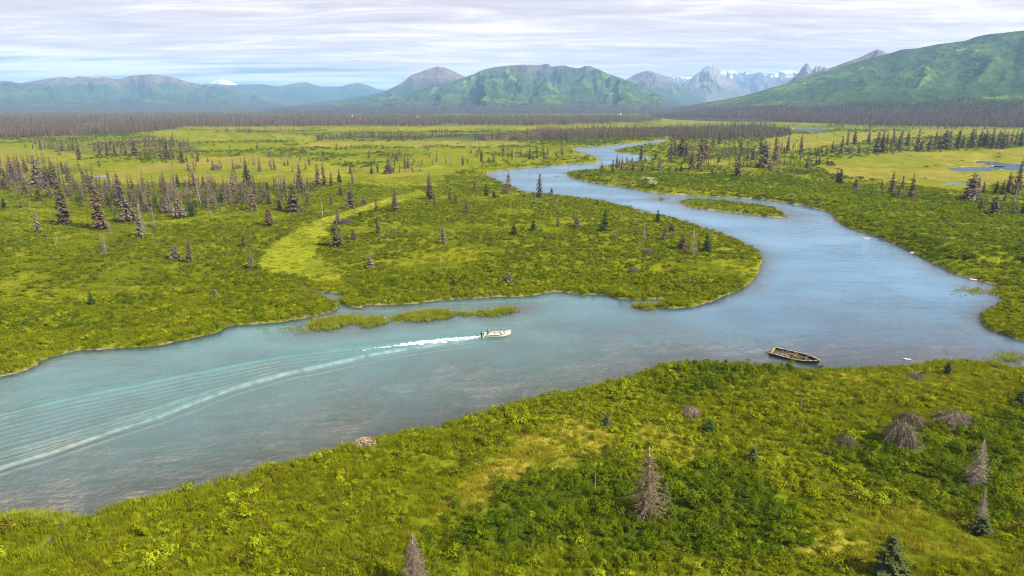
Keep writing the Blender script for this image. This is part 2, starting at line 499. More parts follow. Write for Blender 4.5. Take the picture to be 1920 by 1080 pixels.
def leaf_material(name, attr='icol', objcol=False, transl=0.27, vscale=0.9, var=0.35, tint=None):
    """foliage: the colour comes with each plant, a little light passes through"""
    m, nt, out = new_mat(name)
    if objcol:
        col = N(nt, 'ShaderNodeObjectInfo').outputs['Color']
    else:
        a = N(nt, 'ShaderNodeAttribute', attribute_type='INSTANCER', attribute_name=attr)
        col = a.outputs['Color']
    if tint is not None: col = mixc(nt, 1.0, col, tint, 'MULTIPLY')
    f = noise_tex(nt, geo_pos(nt), vscale, 2, 0.6)
    k = maprange(nt, f, 0.3, 0.7, 1-var, 1+var)
    cv = N(nt, 'ShaderNodeVectorMath', operation='SCALE')
    nt.links.new(col, cv.inputs[0]); nt.links.new(k, cv.inputs['Scale'])
    d = N(nt, 'ShaderNodeBsdfDiffuse'); t = N(nt, 'ShaderNodeBsdfTranslucent')
    nt.links.new(cv.outputs[0], d.inputs['Color']); nt.links.new(cv.outputs[0], t.inputs['Color'])
    mx = N(nt, 'ShaderNodeMixShader'); mx.inputs[0].default_value = transl
    nt.links.new(d.outputs[0], mx.inputs[1]); nt.links.new(t.outputs[0], mx.inputs[2])
    nt.links.new(mx.outputs[0], out.inputs[0])
    return m
M_LEAF = leaf_material('shrub_leaves', tint=(1.02, 1.10, 0.9))
M_GRASS = leaf_material('grass_blades', transl=0.4, vscale=0.5, var=0.25, tint=(1.02, 1.10, 0.9))
M_CROWN = leaf_material('spruce_needles', objcol=True, transl=0.12, vscale=0.8, var=0.35)
M_FAR = leaf_material('forest_needles', transl=0.1, vscale=0.3, var=0.3)
M_TRUNK = simple('spruce_bark', (0.20, 0.165, 0.14), 0.9, var=0.3, scale=3)
M_DEADWOOD = simple('weathered_wood', (0.27, 0.225, 0.19), 0.9, var=0.3, scale=4)
M_TWIG = leaf_material('dead_twigs', objcol=True, transl=0.0, vscale=3.0, var=0.3)

# ground
M_GROUND, nt, out = new_mat('tundra_ground')
b = N(nt, 'ShaderNodeBsdfDiffuse')
col = N(nt, 'ShaderNodeAttribute', attribute_name='land').outputs['Color']
pos = geo_pos(nt)
f1 = noise_tex(nt, pos, 0.9, 5, 0.7); f2 = noise_tex(nt, pos, 0.11, 5, 0.65)
k = mathn(nt, 'MULTIPLY', maprange(nt, f1, 0.3, 0.7, 0.72, 1.28), maprange(nt, f2, 0.3, 0.7, 0.78, 1.22))
cv = N(nt, 'ShaderNodeVectorMath', operation='SCALE')
nt.links.new(col, cv.inputs[0]); nt.links.new(k, cv.inputs['Scale'])
nt.links.new(cv.outputs[0], b.inputs['Color'])
bp = N(nt, 'ShaderNodeBump'); bp.inputs['Strength'].default_value = 0.6; bp.inputs['Distance'].default_value = 0.35
nt.links.new(mathn(nt, 'ADD', f1, f2), bp.inputs['Height']); nt.links.new(bp.outputs[0], b.inputs['Normal'])
nt.links.new(b.outputs[0], out.inputs[0])

# water: silty glacial body colour that thickens with depth over the bed, plus mirror reflection
def water_material(name, body=(0.080, 0.178, 0.184), k_depth=1.05, foam=True, chop=1.0):
    m, nt, out = new_mat(name)
    pos = geo_pos(nt)
    mp = N(nt, 'ShaderNodeMapping'); mp.inputs['Scale'].default_value = (0.42, 1.0, 1.0); mp.inputs['Rotation'].default_value = (0, 0, 0.15)
    nt.links.new(pos, mp.inputs['Vector'])
    h = mathn(nt, 'ADD', mathn(nt, 'MULTIPLY', noise_tex(nt, mp.outputs[0], 1.5, 4, 0.65), 0.11),
              mathn(nt, 'MULTIPLY', noise_tex(nt, mp.outputs[0], 0.33, 3, 0.5), 0.30))
    # gusts: patches of rougher and calmer water
    gust = maprange(nt, noise_tex(nt, mp.outputs[0], 0.035, 3, 0.5), 0.38, 0.62, 0.18*chop, 1.1*chop)
    bp = N(nt, 'ShaderNodeBump'); bp.inputs['Distance'].default_value = 1.0
    nt.links.new(gust, bp.inputs['Strength'])
    nt.links.new(h, bp.inputs['Height'])
    depth = N(nt, 'ShaderNodeAttribute', attribute_name='depth').outputs['Fac']
    turb = mathn(nt, 'SUBTRACT', 1.0, mathn(nt, 'EXPONENT', mathn(nt, 'MULTIPLY', depth, -1.0/k_depth)), True)
    d = N(nt, 'ShaderNodeBsdfDiffuse')
    v = noise_tex(nt, pos, 0.02, 3, 0.5)
    sky_blue_fade = N(nt, 'ShaderNodeAttribute', attribute_name='sky_blue_fade').outputs['Fac']
    cl = mixc(nt, sky_blue_fade, (body[0]*0.95, body[1]*1.02, body[2]*1.55), body)  # bluer to the right: blue sky reflection painted into the body colour
    nt.links.new(mixc(nt, maprange(nt, v, 0.35, 0.65, 0, 1), cl, mixc(nt, 1.0, cl, (0.86, 0.86, 0.86), 'MULTIPLY')), d.inputs['Color'])
    nt.links.new(bp.outputs[0], d.inputs['Normal'])
    tr = N(nt, 'ShaderNodeBsdfTransparent'); tr.inputs['Color'].default_value = (0.94, 0.95, 0.90, 1)
    mx = N(nt, 'ShaderNodeMixShader')
    nt.links.new(turb, mx.inputs[0]); nt.links.new(tr.outputs[0], mx.inputs[1]); nt.links.new(d.outputs[0], mx.inputs[2])
    g = N(nt, 'ShaderNodeBsdfGlossy'); g.inputs['Roughness'].default_value = 0.10
    nt.links.new(bp.outputs[0], g.inputs['Normal'])
    fr = N(nt, 'ShaderNodeFresnel'); fr.inputs['IOR'].default_value = 1.40
    nt.links.new(bp.outputs[0], fr.inputs['Normal'])
    m2 = N(nt, 'ShaderNodeMixShader')
    nt.links.new(fr.outputs[0], m2.inputs[0]); nt.links.new(mx.outputs[0], m2.inputs[1]); nt.links.new(g.outputs[0], m2.inputs[2])
    last = m2.outputs[0]
    if foam:
        fo = N(nt, 'ShaderNodeAttribute', attribute_name='foam').outputs['Fac']
        mpf = N(nt, 'ShaderNodeMapping'); mpf.inputs['Scale'].default_value = (0.55, 1.3, 1.0); mpf.inputs['Rotation'].default_value = (0, 0, -0.22)
        nt.links.new(pos, mpf.inputs['Vector'])
        fn = noise_tex(nt, mpf.outputs[0], 1.5, 6, 0.7)
        fac = maprange(nt, mathn(nt, 'ADD', fn, fo), 0.92, 1.24, 0, 1)
        w = N(nt, 'ShaderNodeBsdfDiffuse'); w.inputs['Color'].default_value = (0.82, 0.84, 0.85, 1)
        air = N(nt, 'ShaderNodeBsdfDiffuse'); air.inputs['Color'].default_value = (0.34, 0.43, 0.44, 1)  # pale colour painted along the wake crests for the sky they reflect
        cr = N(nt, 'ShaderNodeAttribute', attribute_name='crest_sheen').outputs['Fac']
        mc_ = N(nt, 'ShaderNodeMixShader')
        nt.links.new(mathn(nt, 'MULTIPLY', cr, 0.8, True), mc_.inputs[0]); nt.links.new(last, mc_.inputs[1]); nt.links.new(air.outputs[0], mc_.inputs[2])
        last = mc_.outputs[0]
        m3 = N(nt, 'ShaderNodeMixShader')
        nt.links.new(fac, m3.inputs[0]); nt.links.new(last, m3.inputs[1]); nt.links.new(w.outputs[0], m3.inputs[2])
        last = m3.outputs[0]
    nt.links.new(last, out.inputs[0])
    return m
M_WATER = water_material('river_water')
M_POND = water_material('pond_water', body=(0.055, 0.10, 0.125), k_depth=0.3, foam=False, chop=0.06)

# ------------------------------------------------------------------ ground sheet
def build_ground():
    az = np.concatenate([np.radians(np.arange(-180, -48, 4.0)), np.radians(np.arange(-48, 48.001, 0.16)), np.radians(np.arange(52, 180, 4.0))])
    dep = np.concatenate([np.linspace(84, 42, 24), np.linspace(41.6, 0.22, 400), [0.16, 0.12, 0.09, 0.07]])
    r = CAM_H/np.tan(np.radians(dep))
    R, A = np.meshgrid(r, az, indexing='ij')
    x = (R*np.sin(A)).ravel(); y = (R*np.cos(A)).ravel()
    info = bank_info(x, y); shore = info[0]
    z = ground_z(x, y, info)
    me_, ye, dk, sa, fo, ny = cover(x, y, shore)
    n1 = fbm(x/14, y/14, 4); n2 = fbm(x/55+7, y/55, 4); n3 = fbm(x/4+3, y/4, 3)
    def mix(a, b, t): return a*(1-t)[:, None]+np.asarray(b)*t[:, None]
    c = np.zeros((len(x), 3))+np.array((0.075, 0.088, 0.003))
    c = mix(c, (0.112, 0.117, 0.005), sstep(0.42, 0.62, n1))
    c = mix(c, (0.046, 0.058, 0.004), sstep(0.50, 0.66, n3)*0.5)
    rr = np.hypot(x, y)
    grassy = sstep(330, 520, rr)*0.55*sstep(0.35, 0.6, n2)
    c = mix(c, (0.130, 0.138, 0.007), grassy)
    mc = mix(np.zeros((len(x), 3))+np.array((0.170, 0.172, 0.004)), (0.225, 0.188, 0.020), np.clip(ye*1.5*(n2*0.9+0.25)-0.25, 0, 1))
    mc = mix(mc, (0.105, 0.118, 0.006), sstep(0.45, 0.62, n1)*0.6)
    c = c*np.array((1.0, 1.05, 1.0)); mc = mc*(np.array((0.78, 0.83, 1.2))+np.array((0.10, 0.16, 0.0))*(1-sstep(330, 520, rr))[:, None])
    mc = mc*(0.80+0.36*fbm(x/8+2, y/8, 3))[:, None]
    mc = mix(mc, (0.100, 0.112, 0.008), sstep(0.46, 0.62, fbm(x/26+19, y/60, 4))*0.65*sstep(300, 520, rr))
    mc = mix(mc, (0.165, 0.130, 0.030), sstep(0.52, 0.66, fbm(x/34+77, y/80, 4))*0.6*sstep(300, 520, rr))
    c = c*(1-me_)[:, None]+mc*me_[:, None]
    c = mix(c, (0.215, 0.185, 0.022), ny*sstep(0.36, 0.56, n1)*0.85)
    c = mix(c, (0.030, 0.052, 0.005), dk*0.85)
    c = mix(c, (0.055, 0.058, 0.030), fo*0.8)
    c = mix(c, (0.27, 0.225, 0.175), sa*0.9)
    # cut face of the bank: pale dead sedge and peat
    face = (shore > -0.15)*(1-sstep(0.15, 0.5, shore))*sstep(0.40, 0.58, fbm(x/6+31, y/6, 3))*np.where(x < 45, 1.0, 0.35)
    c = mix(c, (0.15, 0.12, 0.07), face*0.8)
    bed = np.zeros((len(x), 3))+np.array((0.36, 0.275, 0.20))
    bed = mix(bed, (0.20, 0.15, 0.085), sstep(0.45, 0.6, n3)*0.7)
    bed = mix(bed, (0.22, 0.165, 0.10), sstep(0.5, 0.62, n1)*0.7)
    bed = mix(bed, (0.07, 0.055, 0.035), sstep(-2.0, -0.4, shore)*0.8)
    c = np.where((shore < -0.15)[:, None], bed, c)
    nr, nc = R.shape
    f = grid_faces(nr, nc, wrap=True)
    # close the hole under the camera
    verts = np.stack([x, y, z], 1)
    verts = np.vstack([verts, [[0, 0, 0.8]]]); c = np.vstack([c, [[0.09, 0.1, 0.01]]])
    ctr = len(verts)-1
    fan = np.stack([np.full(nc, ctr), (np.arange(nc)+1) % nc, np.arange(nc)], 1)
    flat = np.concatenate([f[:, ::-1].ravel(), fan.ravel()])
    sizes = np.concatenate([np.full(len(f), 4), np.full(len(fan), 3)])
    me = mesh_np('ground', verts, flat, sizes)
    add_attr(me, 'land', c, 'FLOAT_COLOR')
    o = obj('ground', me, M_GROUND)
    tag(o, 'green tundra valley floor with grassy meadows and low river banks', kind='structure')
    # make sure it faces up
    if me.polygons[len(me.polygons)//2].normal.z < 0: me.flip_normals()
    return o
build_ground()

# ------------------------------------------------------------------ river surface with the wake of the boat
WAKE_U = [(905,627),(800,637),(700,648),(640,653.5),(533,668),(400,693),(275,718),(125,748),(0,780),(-160,822)]
WAKE_L = [(905,632),(860,638.5),(803,646),(732,656.5),(684,665.5),(612,682),(533,698),(430,727),(300,776),(200,808),(100,842),(0,872),(-140,918)]
WAKE_I = [(640,671),(533,691),(390,733),(250,778),(125,816),(0,852),(-140,890)]
WAKE_C = [(906,629.5),(850,635.5),(780,643),(720,650.5),(680,656),(645,662),(600,671)]
def wpath(p):
    q = np.array(p, float); x, y = ground_pt(q[:, 0], q[:, 1]); return np.stack([x, y], 1)
def path_frame(x, y, P):
    """signed offset from a path (positive toward the camera) and distance run along it"""
    a = P[:-1]; d = P[1:]-a; L = np.hypot(d[:, 0], d[:, 1]); cum = np.concatenate([[0], np.cumsum(L)])
    best = np.full(len(x), 1e9); off = np.zeros(len(x)); run = np.zeros(len(x))
    for k in range(len(a)):
        ex = x-a[k, 0]; ey = y-a[k, 1]
        t = np.clip((ex*d[k, 0]+ey*d[k, 1])/(L[k]**2), 0, 1)
        q = np.hypot(ex-t*d[k, 0], ey-t*d[k, 1])
        m = q < best
        best[m] = q[m]; off[m] = (np.sign(d[k, 0]*ey-d[k, 1]*ex)*q)[m]; run[m] = (cum[k]+t*L[k])[m]
    return off, run, cum[-1]
def build_water():
    az = np.radians(np.arange(-46, 46.001, 0.1))
    dep = np.concatenate([np.linspace(40, 14, 470), np.linspace(13.95, 2.4, 160)])
    r = CAM_H/np.tan(np.radians(dep))
    R, A = np.meshgrid(r, az, indexing='ij')
    x = (R*np.sin(A)).ravel(); y = (R*np.cos(A)).ravel()
    info = bank_info(x, y)
    depth = np.where(info[0] > 0, 0.03, water_depth(info[0], info[2], info[3], x, y))
    z = np.zeros(len(x))
    foam = np.zeros(len(x)); crest_sheen = np.zeros(len(x))
    for P, amp, wid in ((WAKE_U, 0.40, 1.0), (WAKE_L, 0.44, 1.05), (WAKE_I, 0.2, 0.7)):
        off, run, tot = path_frame(x, y, wpath(P))
        fade = sstep(0, 8, run)*(0.55+0.45*np.exp(-run/70))*(np.abs(off) < 12)*(1-sstep(tot*0.92, tot, run))
        wob = 1+0.3*(fbm(run/5, off*0+amp*50, 2)-0.5)
        z += fade*amp*wob*np.exp(-(off/(wid*1.9))**2)*np.cos(off*6.283/(wid*2.3))
        crest_sheen = np.maximum(crest_sheen, fade*{0.40: 0.06, 0.44: 0.34, 0.2: 0.12}[amp]*np.exp(-((off-wid*0.7)/(wid*0.3))**2)*np.clip(2.2*fbm(x/1.1, y/1.1, 3)-0.35, 0, 1.3)*(1-0.5*sstep(30, 130, run)))
        if P is WAKE_L: foam = np.maximum(foam, (0.60-0.5*sstep(6, 34, run))*np.exp(-((off-0.2)/0.45)**2)*(run > 1))
    off, run, tot = path_frame(x, y, wpath(WAKE_C))
    half = 0.55+0.022*run
    core = np.exp(-(off/half)**4)
    z += core*0.10*(fbm(x*1.5, y*1.5, 3)-0.35)*sstep(0, 2, run)*(1-sstep(tot*0.6, tot, run))
    foam = np.maximum(foam, core*(0.76-0.46*sstep(0.25*tot, 0.95*tot, run))*(run < tot*0.995))
    # wavelets between the two arms
    offu, _, _ = path_frame(x, y, wpath(WAKE_U)); offl, rl, _ = path_frame(x, y, wpath(WAKE_L))
    inside = (offu*offl < 0)
    z += inside*0.085*np.sin(offu*3.4+2*fbm(x/4, y/4, 2))*np.exp(-np.abs(offu)/14)
    nr, nc = R.shape
    pond = np.zeros(len(x), bool)
    for p in PW:
        lo = p[:, :2].min(0)-12; hi = p[:, :2].max(0)+12
        pond |= (x > lo[0]) & (x < hi[0]) & (y > lo[1]) & (y < hi[1])
    ok = ((info[0] < 2.5) & ~pond).reshape(nr, nc)
    keep = (ok[:-1, :-1] | ok[1:, 1:] | ok[:-1, 1:] | ok[1:, :-1]).ravel()
    f = grid_faces(nr, nc)
    fm = foam.reshape(nr, nc)
    isf = (np.maximum(np.maximum(fm[:-1, :-1], fm[1:, 1:]), np.maximum(fm[:-1, 1:], fm[1:, :-1])) > 0.12).ravel()
    for name, sel in (('river', keep & ~isf), ('boat_wake', keep & isf)):
        ff = f[sel]
        used, inv = np.unique(ff.ravel(), return_inverse=True)
        quads = inv.reshape(-1, 4)
        me = mesh_np(name, np.stack([x[used], y[used], z[used]], 1), quads.ravel(), np.full(len(quads), 4))
        add_attr(me, 'depth', depth[used]); add_attr(me, 'sky_blue_fade', (1-sstep(-10, 75, x+0.25*(y-150)))[used]); add_attr(me, 'foam', foam[used]); add_attr(me, 'crest_sheen', crest_sheen[used])
        if me.polygons[0].normal.z < 0: me.flip_normals()
        o = obj(name, me, M_WATER)
        if name == 'river': tag(o, 'wide teal glacial river winding through the valley', kind='structure')
        else: tag(o, 'white foaming trail on the water behind the motorboat', kind='stuff')
build_water()
def build_pond(poly):
    P = poly[:, :2]; c = P.mean(0)
    rings = [1.12, 0.9, 0.6, 0.3]
    v = []; dp = []
    for k in rings:
        for p in P: v.append((*(c+(p-c)*k), 0.0)); dp.append(max(0.05, (1.05-k)*2.0))
    n = len(P); f = grid_faces(4, n, wrap=True)
    v.append((*c, 0.0)); dp.append(2.0)
    fan = [(3*n+i, 3*n+(i+1) % n, 4*n) for i in range(n)]
    flat = list(f.ravel())+[i for t in fan for i in t]
    me = mesh_np('pond', np.array(v), flat, [4]*len(f)+[3]*n)
    add_attr(me, 'depth', np.array(dp)); add_attr(me, 'sky_blue_fade', np.zeros(len(dp)))
    if sum(p.normal.z*p.area for p in me.polygons) < 0: me.flip_normals()
    tag(obj('pond', me, M_POND), kind='structure')
for p in PW: build_pond(p)
# ------------------------------------------------------------------ mountains
def mountain_material(name, green, dark, rock, rock_lo, rock_hi, snow=None, forest_top=0.0, gully=(0.030,0.050,0.018)):
    m, nt, out = new_mat(name)
    b = N(nt, 'ShaderNodeBsdfDiffuse')
    pos = geo_pos(nt)
    hfrac = N(nt, 'ShaderNodeAttribute', attribute_name='rise').outputs['Fac']
    gul = N(nt, 'ShaderNodeAttribute', attribute_name='gully').outputs['Fac']
    n1 = noise_tex(nt, pos, 0.0035, 6, 0.62); n2 = noise_tex(nt, pos, 0.014, 5, 0.65)
    c = mixc(nt, maprange(nt, n1, 0.46, 0.56, 0, 1), dark, green)
    c = mixc(nt, mathn(nt, 'MULTIPLY', maprange(nt, n2, 0.48, 0.58, 0, 1), 0.75), c, tuple(x*0.5 for x in dark))
    c = mixc(nt, mathn(nt, 'MULTIPLY', maprange(nt, gul, 0.35, 0.62, 0, 1), 0.8), c, gully)  # gullies darkened in the colour, painted shade that brings out the relief
    if forest_top > 0:
        ft = mathn(nt, 'ADD', hfrac, mathn(nt, 'MULTIPLY', mathn(nt, 'SUBTRACT', n1, 0.5), forest_top*2.2))
        c = mixc(nt, maprange(nt, ft, forest_top*0.75, forest_top*1.25, 1, 0), c, mixc(nt, maprange(nt, n2, 0.4, 0.6, 0, 1), (0.040, 0.034, 0.030), (0.060, 0.052, 0.042)))
    hr = mathn(nt, 'ADD', hfrac, mathn(nt, 'MULTIPLY', mathn(nt, 'SUBTRACT', n1, 0.5), 0.55))
    c = mixc(nt, maprange(nt, hr, rock_lo, rock_hi, 0, 1), c, mixc(nt, maprange(nt, n2, 0.4, 0.6, 0, 1), rock, tuple(x*0.62 for x in rock)))
    if snow:
        g = N(nt, 'ShaderNodeNewGeometry'); sp = N(nt, 'ShaderNodeSeparateXYZ'); nt.links.new(g.outputs['Normal'], sp.inputs[0])
        s = mathn(nt, 'ADD', mathn(nt, 'MULTIPLY', hfrac, 0.55), mathn(nt, 'ADD', mathn(nt, 'MULTIPLY', n2, 0.9), mathn(nt, 'MULTIPLY', gul, 0.5)))
        c = mixc(nt, maprange(nt, s, snow, snow+0.07, 0, 1), c, (0.78, 0.80, 0.84))
    nt.links.new(c, b.inputs['Color'])
    bp = N(nt, 'ShaderNodeBump'); bp.inputs['Strength'].default_value = 0.8; bp.inputs['Distance'].default_value = 60
    nt.links.new(n2, bp.inputs['Height']); nt.links.new(bp.outputs[0], b.inputs['Normal'])
    nt.links.new(b.outputs[0], out.inputs[0])
    return m
def mountain(name, label, skyline, foot, ridge, mat, power=1.35, na=260, nr=90, rough=0.30, fscale=900.0, back=0.5, seed=0.0, jag=0.0, foot_skew=0.0, spurs=0.55):
    s = sorted([(*az_el(a, b), ) for a, b in skyline])
    saz = np.array([q[0] for q in s]); sel = np.array([q[1] for q in s])
    az = np.linspace(saz[0], saz[-1], na)
    el = np.interp(az, saz, sel)
    el = el+jag*(fbm(az*220+seed, az*0+seed, 4)-0.5)
    u = np.concatenate([np.linspace(0, 1, nr), 1+np.linspace(0, back, nr//4+1)[1:]])
    fr = foot*(1+foot_skew*(az-az.mean())/(az.max()-az.min()))
    rr = ridge*(1+0.10*(fbm(az*9+seed, az*0+3, 3)-0.5)*2)
    R = fr[None, :]+(rr-fr)[None, :]*u[:, None]
    A = np.broadcast_to(az[None, :], R.shape)
    x = R*np.sin(A); y = R*np.cos(A)
    H = np.maximum(CAM_H+rr*el, 2.0)
    U = np.broadcast_to(u[:, None], R.shape)
    prof = np.where(U <= 1, np.clip(U, 0, 1)**power, np.clip(1-(U-1)/max(back, 1e-3), 0, 1)**0.8)
    rid = ridged(x/fscale+seed, y/fscale, 6)
    rid2 = ridged(x/(fscale*0.37)+seed+5, y/(fscale*0.37), 5)
    shape = (rid*0.65+rid2*0.35)
    mod = 1+rough*(shape-0.45)*2*np.clip(np.sin(np.pi*np.clip(U, 0, 1))**0.6+0.15, 0, 1)
    lat = A*ridge/(fscale*0.42)
    spur = ridged(lat+0.9*fbm(x/(fscale*.6)+seed, y/(fscale*.6), 3), U*1.7+seed, 4)
    body = np.clip(np.sin(np.pi*np.clip(U, 0, 1)), 0, 1)**0.7
    mod = mod*(1+spurs*(spur-0.5)*body)
    shape = shape*0.55+spur*0.45
    z = H[None, :]*prof*mod
    # the ridge keeps its height: scale each bearing so its highest line of sight is the skyline
    e = ((z-CAM_H)/R).max(0)
    k = (CAM_H+rr*el)/np.maximum(CAM_H+e*rr, 1.0)
    k = np.clip(k, 0.3, 2.5)
    z = z*k[None, :]
    z = z-3.0*(1-np.clip(U*12, 0, 1))
    # both ends sink into the plain
    end = sstep(0, 0.05, (az-az[0])/(az[-1]-az[0]))*sstep(0, 0.05, (az[-1]-az)/(az[-1]-az[0]))
    z = z*end[None, :]-(1-end)[None, :]*4
    z[-1, :] = -4
    f = grid_faces(*R.shape)
    me = mesh_np(name, np.stack([x.ravel(), y.ravel(), z.ravel()], 1), f[:, ::-1].ravel(), np.full(len(f), 4))
    add_attr(me, 'rise', (z/max(z.max(), 1)).ravel()); add_attr(me, 'gully', (1-shape).ravel())
    if sum(p.normal.z for p in me.polygons[:200]) < 0: me.flip_normals()
    o = obj(name, me, mat); tag(o, label, kind='structure')
    return az, rr, fr, z, u
GREEN = (0.075, 0.115, 0.028); DGREEN = (0.036, 0.062, 0.022)
MM_D = mountain_material('green_mountain', (0.125, 0.168, 0.024), (0.028, 0.058, 0.016), (0.105, 0.074, 0.062), 0.74, 0.92, forest_top=0.085)
MM_J = mountain_material('green_hillside', (0.100, 0.150, 0.032), (0.042, 0.078, 0.020), (0.12, 0.085, 0.06), 0.93, 1.12, forest_top=0.11)
MM_A = mountain_material('far_green_range', (0.105, 0.130, 0.026), (0.028, 0.046, 0.016), (0.145, 0.098, 0.070), 0.60, 0.85, forest_top=0.12)
MM_B = mountain_material('far_blue_range', (0.05, 0.07, 0.02), (0.025, 0.038, 0.018), (0.11, 0.08, 0.065), 0.75, 1.05)
MM_C = mountain_material('brown_peak', (0.06, 0.08, 0.022), (0.03, 0.045, 0.018), (0.165, 0.115, 0.085), 0.45, 0.72)
MM_F = mountain_material('grey_peak', (0.11, 0.12, 0.06), (0.08, 0.09, 0.05), (0.21, 0.18, 0.165), 0.35, 0.62, snow=1.35, gully=(0.10,0.09,0.08))
MM_G = mountain_material('snow_range', (0.09, 0.10, 0.09), (0.06, 0.065, 0.06), (0.12, 0.11, 0.11), 0.20, 0.45, snow=1.18, gully=(0.09,0.09,0.09))
MM_S = mountain_material('snow_peak', (0.5, 0.5, 0.52), (0.3, 0.3, 0.32), (0.7, 0.7, 0.74), 0.2, 0.5, snow=0.7, gully=(0.3,0.3,0.32))
mountain('mountain', 'snow white peak showing over the low blue range', [(372,168),(390,158),(400,152),(408,150),(418,149),(430,152),(442,157),(462,168)], 15500, 17500, MM_S, na=60, nr=40, rough=0.35, fscale=1800, seed=3)
mountain('mountain', 'distant jagged range streaked with snow behind the grey pyramid peak', [(1160,172),(1200,156),(1230,146),(1255,142),(1262,140),(1272,143),(1290,146),(1320,140),(1350,136),(1368,131),(1378,133),(1388,138),(1400,133),(1410,138),(1424,136),(1440,139),(1460,135),(1478,131),(1492,134),(1520,138),(1560,146),(1640,160)], 10500, 13500, MM_G, na=260, nr=70, rough=0.55, fscale=1300, seed=11, jag=0.002)
mountain('mountain', 'low blue range between the broad left mountain and the brown peak', [(340,170),(375,159),(390,157),(430,159),(470,158),(492,158),(520,162),(535,160),(556,155),(575,154),(590,159),(602,162),(640,162),(658,157),(672,155),(690,160),(706,167),(740,172),(790,185),(850,198)], 9000, 12500, MM_B, na=240, nr=60, rough=0.35, fscale=1500, seed=21)
mountain('mountain', 'broad brown-topped mountain range at the far left of the valley', [(-420,160),(-250,148),(-120,158),(0,151.5),(18,152),(38,156),(60,152),(100,146),(120,144),(136,147),(148,142.5),(163,144),(176,147),(195,144),(215,148),(226,148),(245,142),(280,139),(300,141),(330,146),(350,153),(375,158),(420,164),(470,174),(520,186),(570,197)], 5800, 10000, MM_A, na=340, nr=80, spurs=1.5, rough=0.6, fscale=1300, seed=31, power=1.5)
mountain('mountain', 'pointed brown peak left of the big green mountain', [(520,200),(560,196),(600,191),(640,186),(680,180),(720,172),(745,160),(758,152),(772,140),(790,134),(805,129),(820,124.5),(835,127),(850,133),(870,143),(892,151),(920,160),(1000,182),(1060,198)], 5600, 8800, MM_C, na=260, nr=70, rough=0.30, fscale=900, seed=41, power=1.5)
mountain('mountain', 'tan ridge between the big green mountain and the grey pyramid', [(1110,185),(1140,170),(1172,150),(1190,140),(1205,134),(1216,132.5),(1228,136),(1245,142),(1262,152),(1282,164),(1310,177),(1350,192)], 7800, 10200, MM_C, na=160, nr=60, rough=0.4, fscale=900, seed=51)
mountain('mountain', 'grey pyramid peak with bare rock slopes', [(1190,200),(1230,186),(1262,170),(1285,153),(1298,145),(1310,135),(1322,125.5),(1331,120.5),(1338,123),(1346,130),(1354,139),(1366,150),(1384,163),(1410,176),(1450,190),(1500,200)], 8600, 11500, MM_F, na=220, nr=80, rough=0.4, fscale=900, seed=61, power=1.2)
mountain('mountain', 'cluster of sharp grey rock spires above the hill shoulder', [(1470,158),(1488,146),(1498,136),(1504,126),(1510,119),(1514,118.5),(1518,124),(1523,133),(1527,127),(1531,123.5),(1534,126),(1538,123),(1542,127),(1547,124),(1551,129),(1560,138),(1600,156)], 7400, 8800, MM_F, na=140, nr=50, rough=0.35, fscale=500, seed=71)
mountain('mountain', 'brown rocky summit behind the green hillside', [(1470,150),(1530,135),(1560,126),(1585,117),(1606,110),(1622,103),(1634,97),(1645,92),(1652,94),(1660,99),(1690,108),(1760,120),(1850,140)], 5000, 6600, MM_C, na=160, nr=50, rough=0.3, fscale=700, seed=81)
mountain('mountain', 'big green mountain with brown summits in the middle of the skyline', [(470,203),(540,199),(580,196),(640,190),(700,181),(750,173),(800,163),(840,154),(866,147),(890,138),(905,131),(930,125.5),(958,122.5),(985,121),(1010,122.5),(1020,120.5),(1027,119),(1034,125),(1044,123.5),(1058,122.5),(1072,126.5),(1085,128),(1098,123.5),(1107,124),(1120,129),(1140,138),(1160,144.5),(1180,152),(1210,165),(1240,178),(1270,190),(1310,200)], 3300, 6900, MM_D, na=420, nr=130, spurs=1.25, rough=0.62, fscale=800, seed=91.5, power=1.6)
HILL = mountain('hill', 'long green hillside rising to the right edge', [(1150,214),(1230,206),(1300,196),(1360,186),(1400,178),(1440,166),(1480,155),(1520,143),(1560,130),(1600,118),(1640,107),(1670,99.5),(1690,93),(1720,90.5),(1760,82.5),(1810,76.5),(1830,69),(1850,64.5),(1880,61.5),(1920,57),(2050,45),(2300,42),(2700,60)], 1750, 4600, MM_J, na=420, nr=150, rough=0.26, fscale=700, seed=101, power=1.75, foot_skew=-0.1, spurs=0.26)
def hill_z(x, y):
    az, rr, fr, z, u = HILL
    a = np.arctan2(x, y); r = np.hypot(x, y)
    ia = np.clip((a-az[0])/(az[-1]-az[0])*(len(az)-1), 0, len(az)-1.001)
    i0 = ia.astype(int)
    uu = np.clip((r-fr[i0])/(rr[i0]-fr[i0]), 0, 1)
    nr = int((u <= 1).sum())
    iu = np.clip(uu*(nr-1), 0, nr-1.001); k = iu.astype(int); t = iu-k
    ok = (a > az[0]) & (a < az[-1]) & (r > fr[i0])
    return np.where(ok, z[k, i0]*(1-t)+z[k+1, i0]*t, -9)

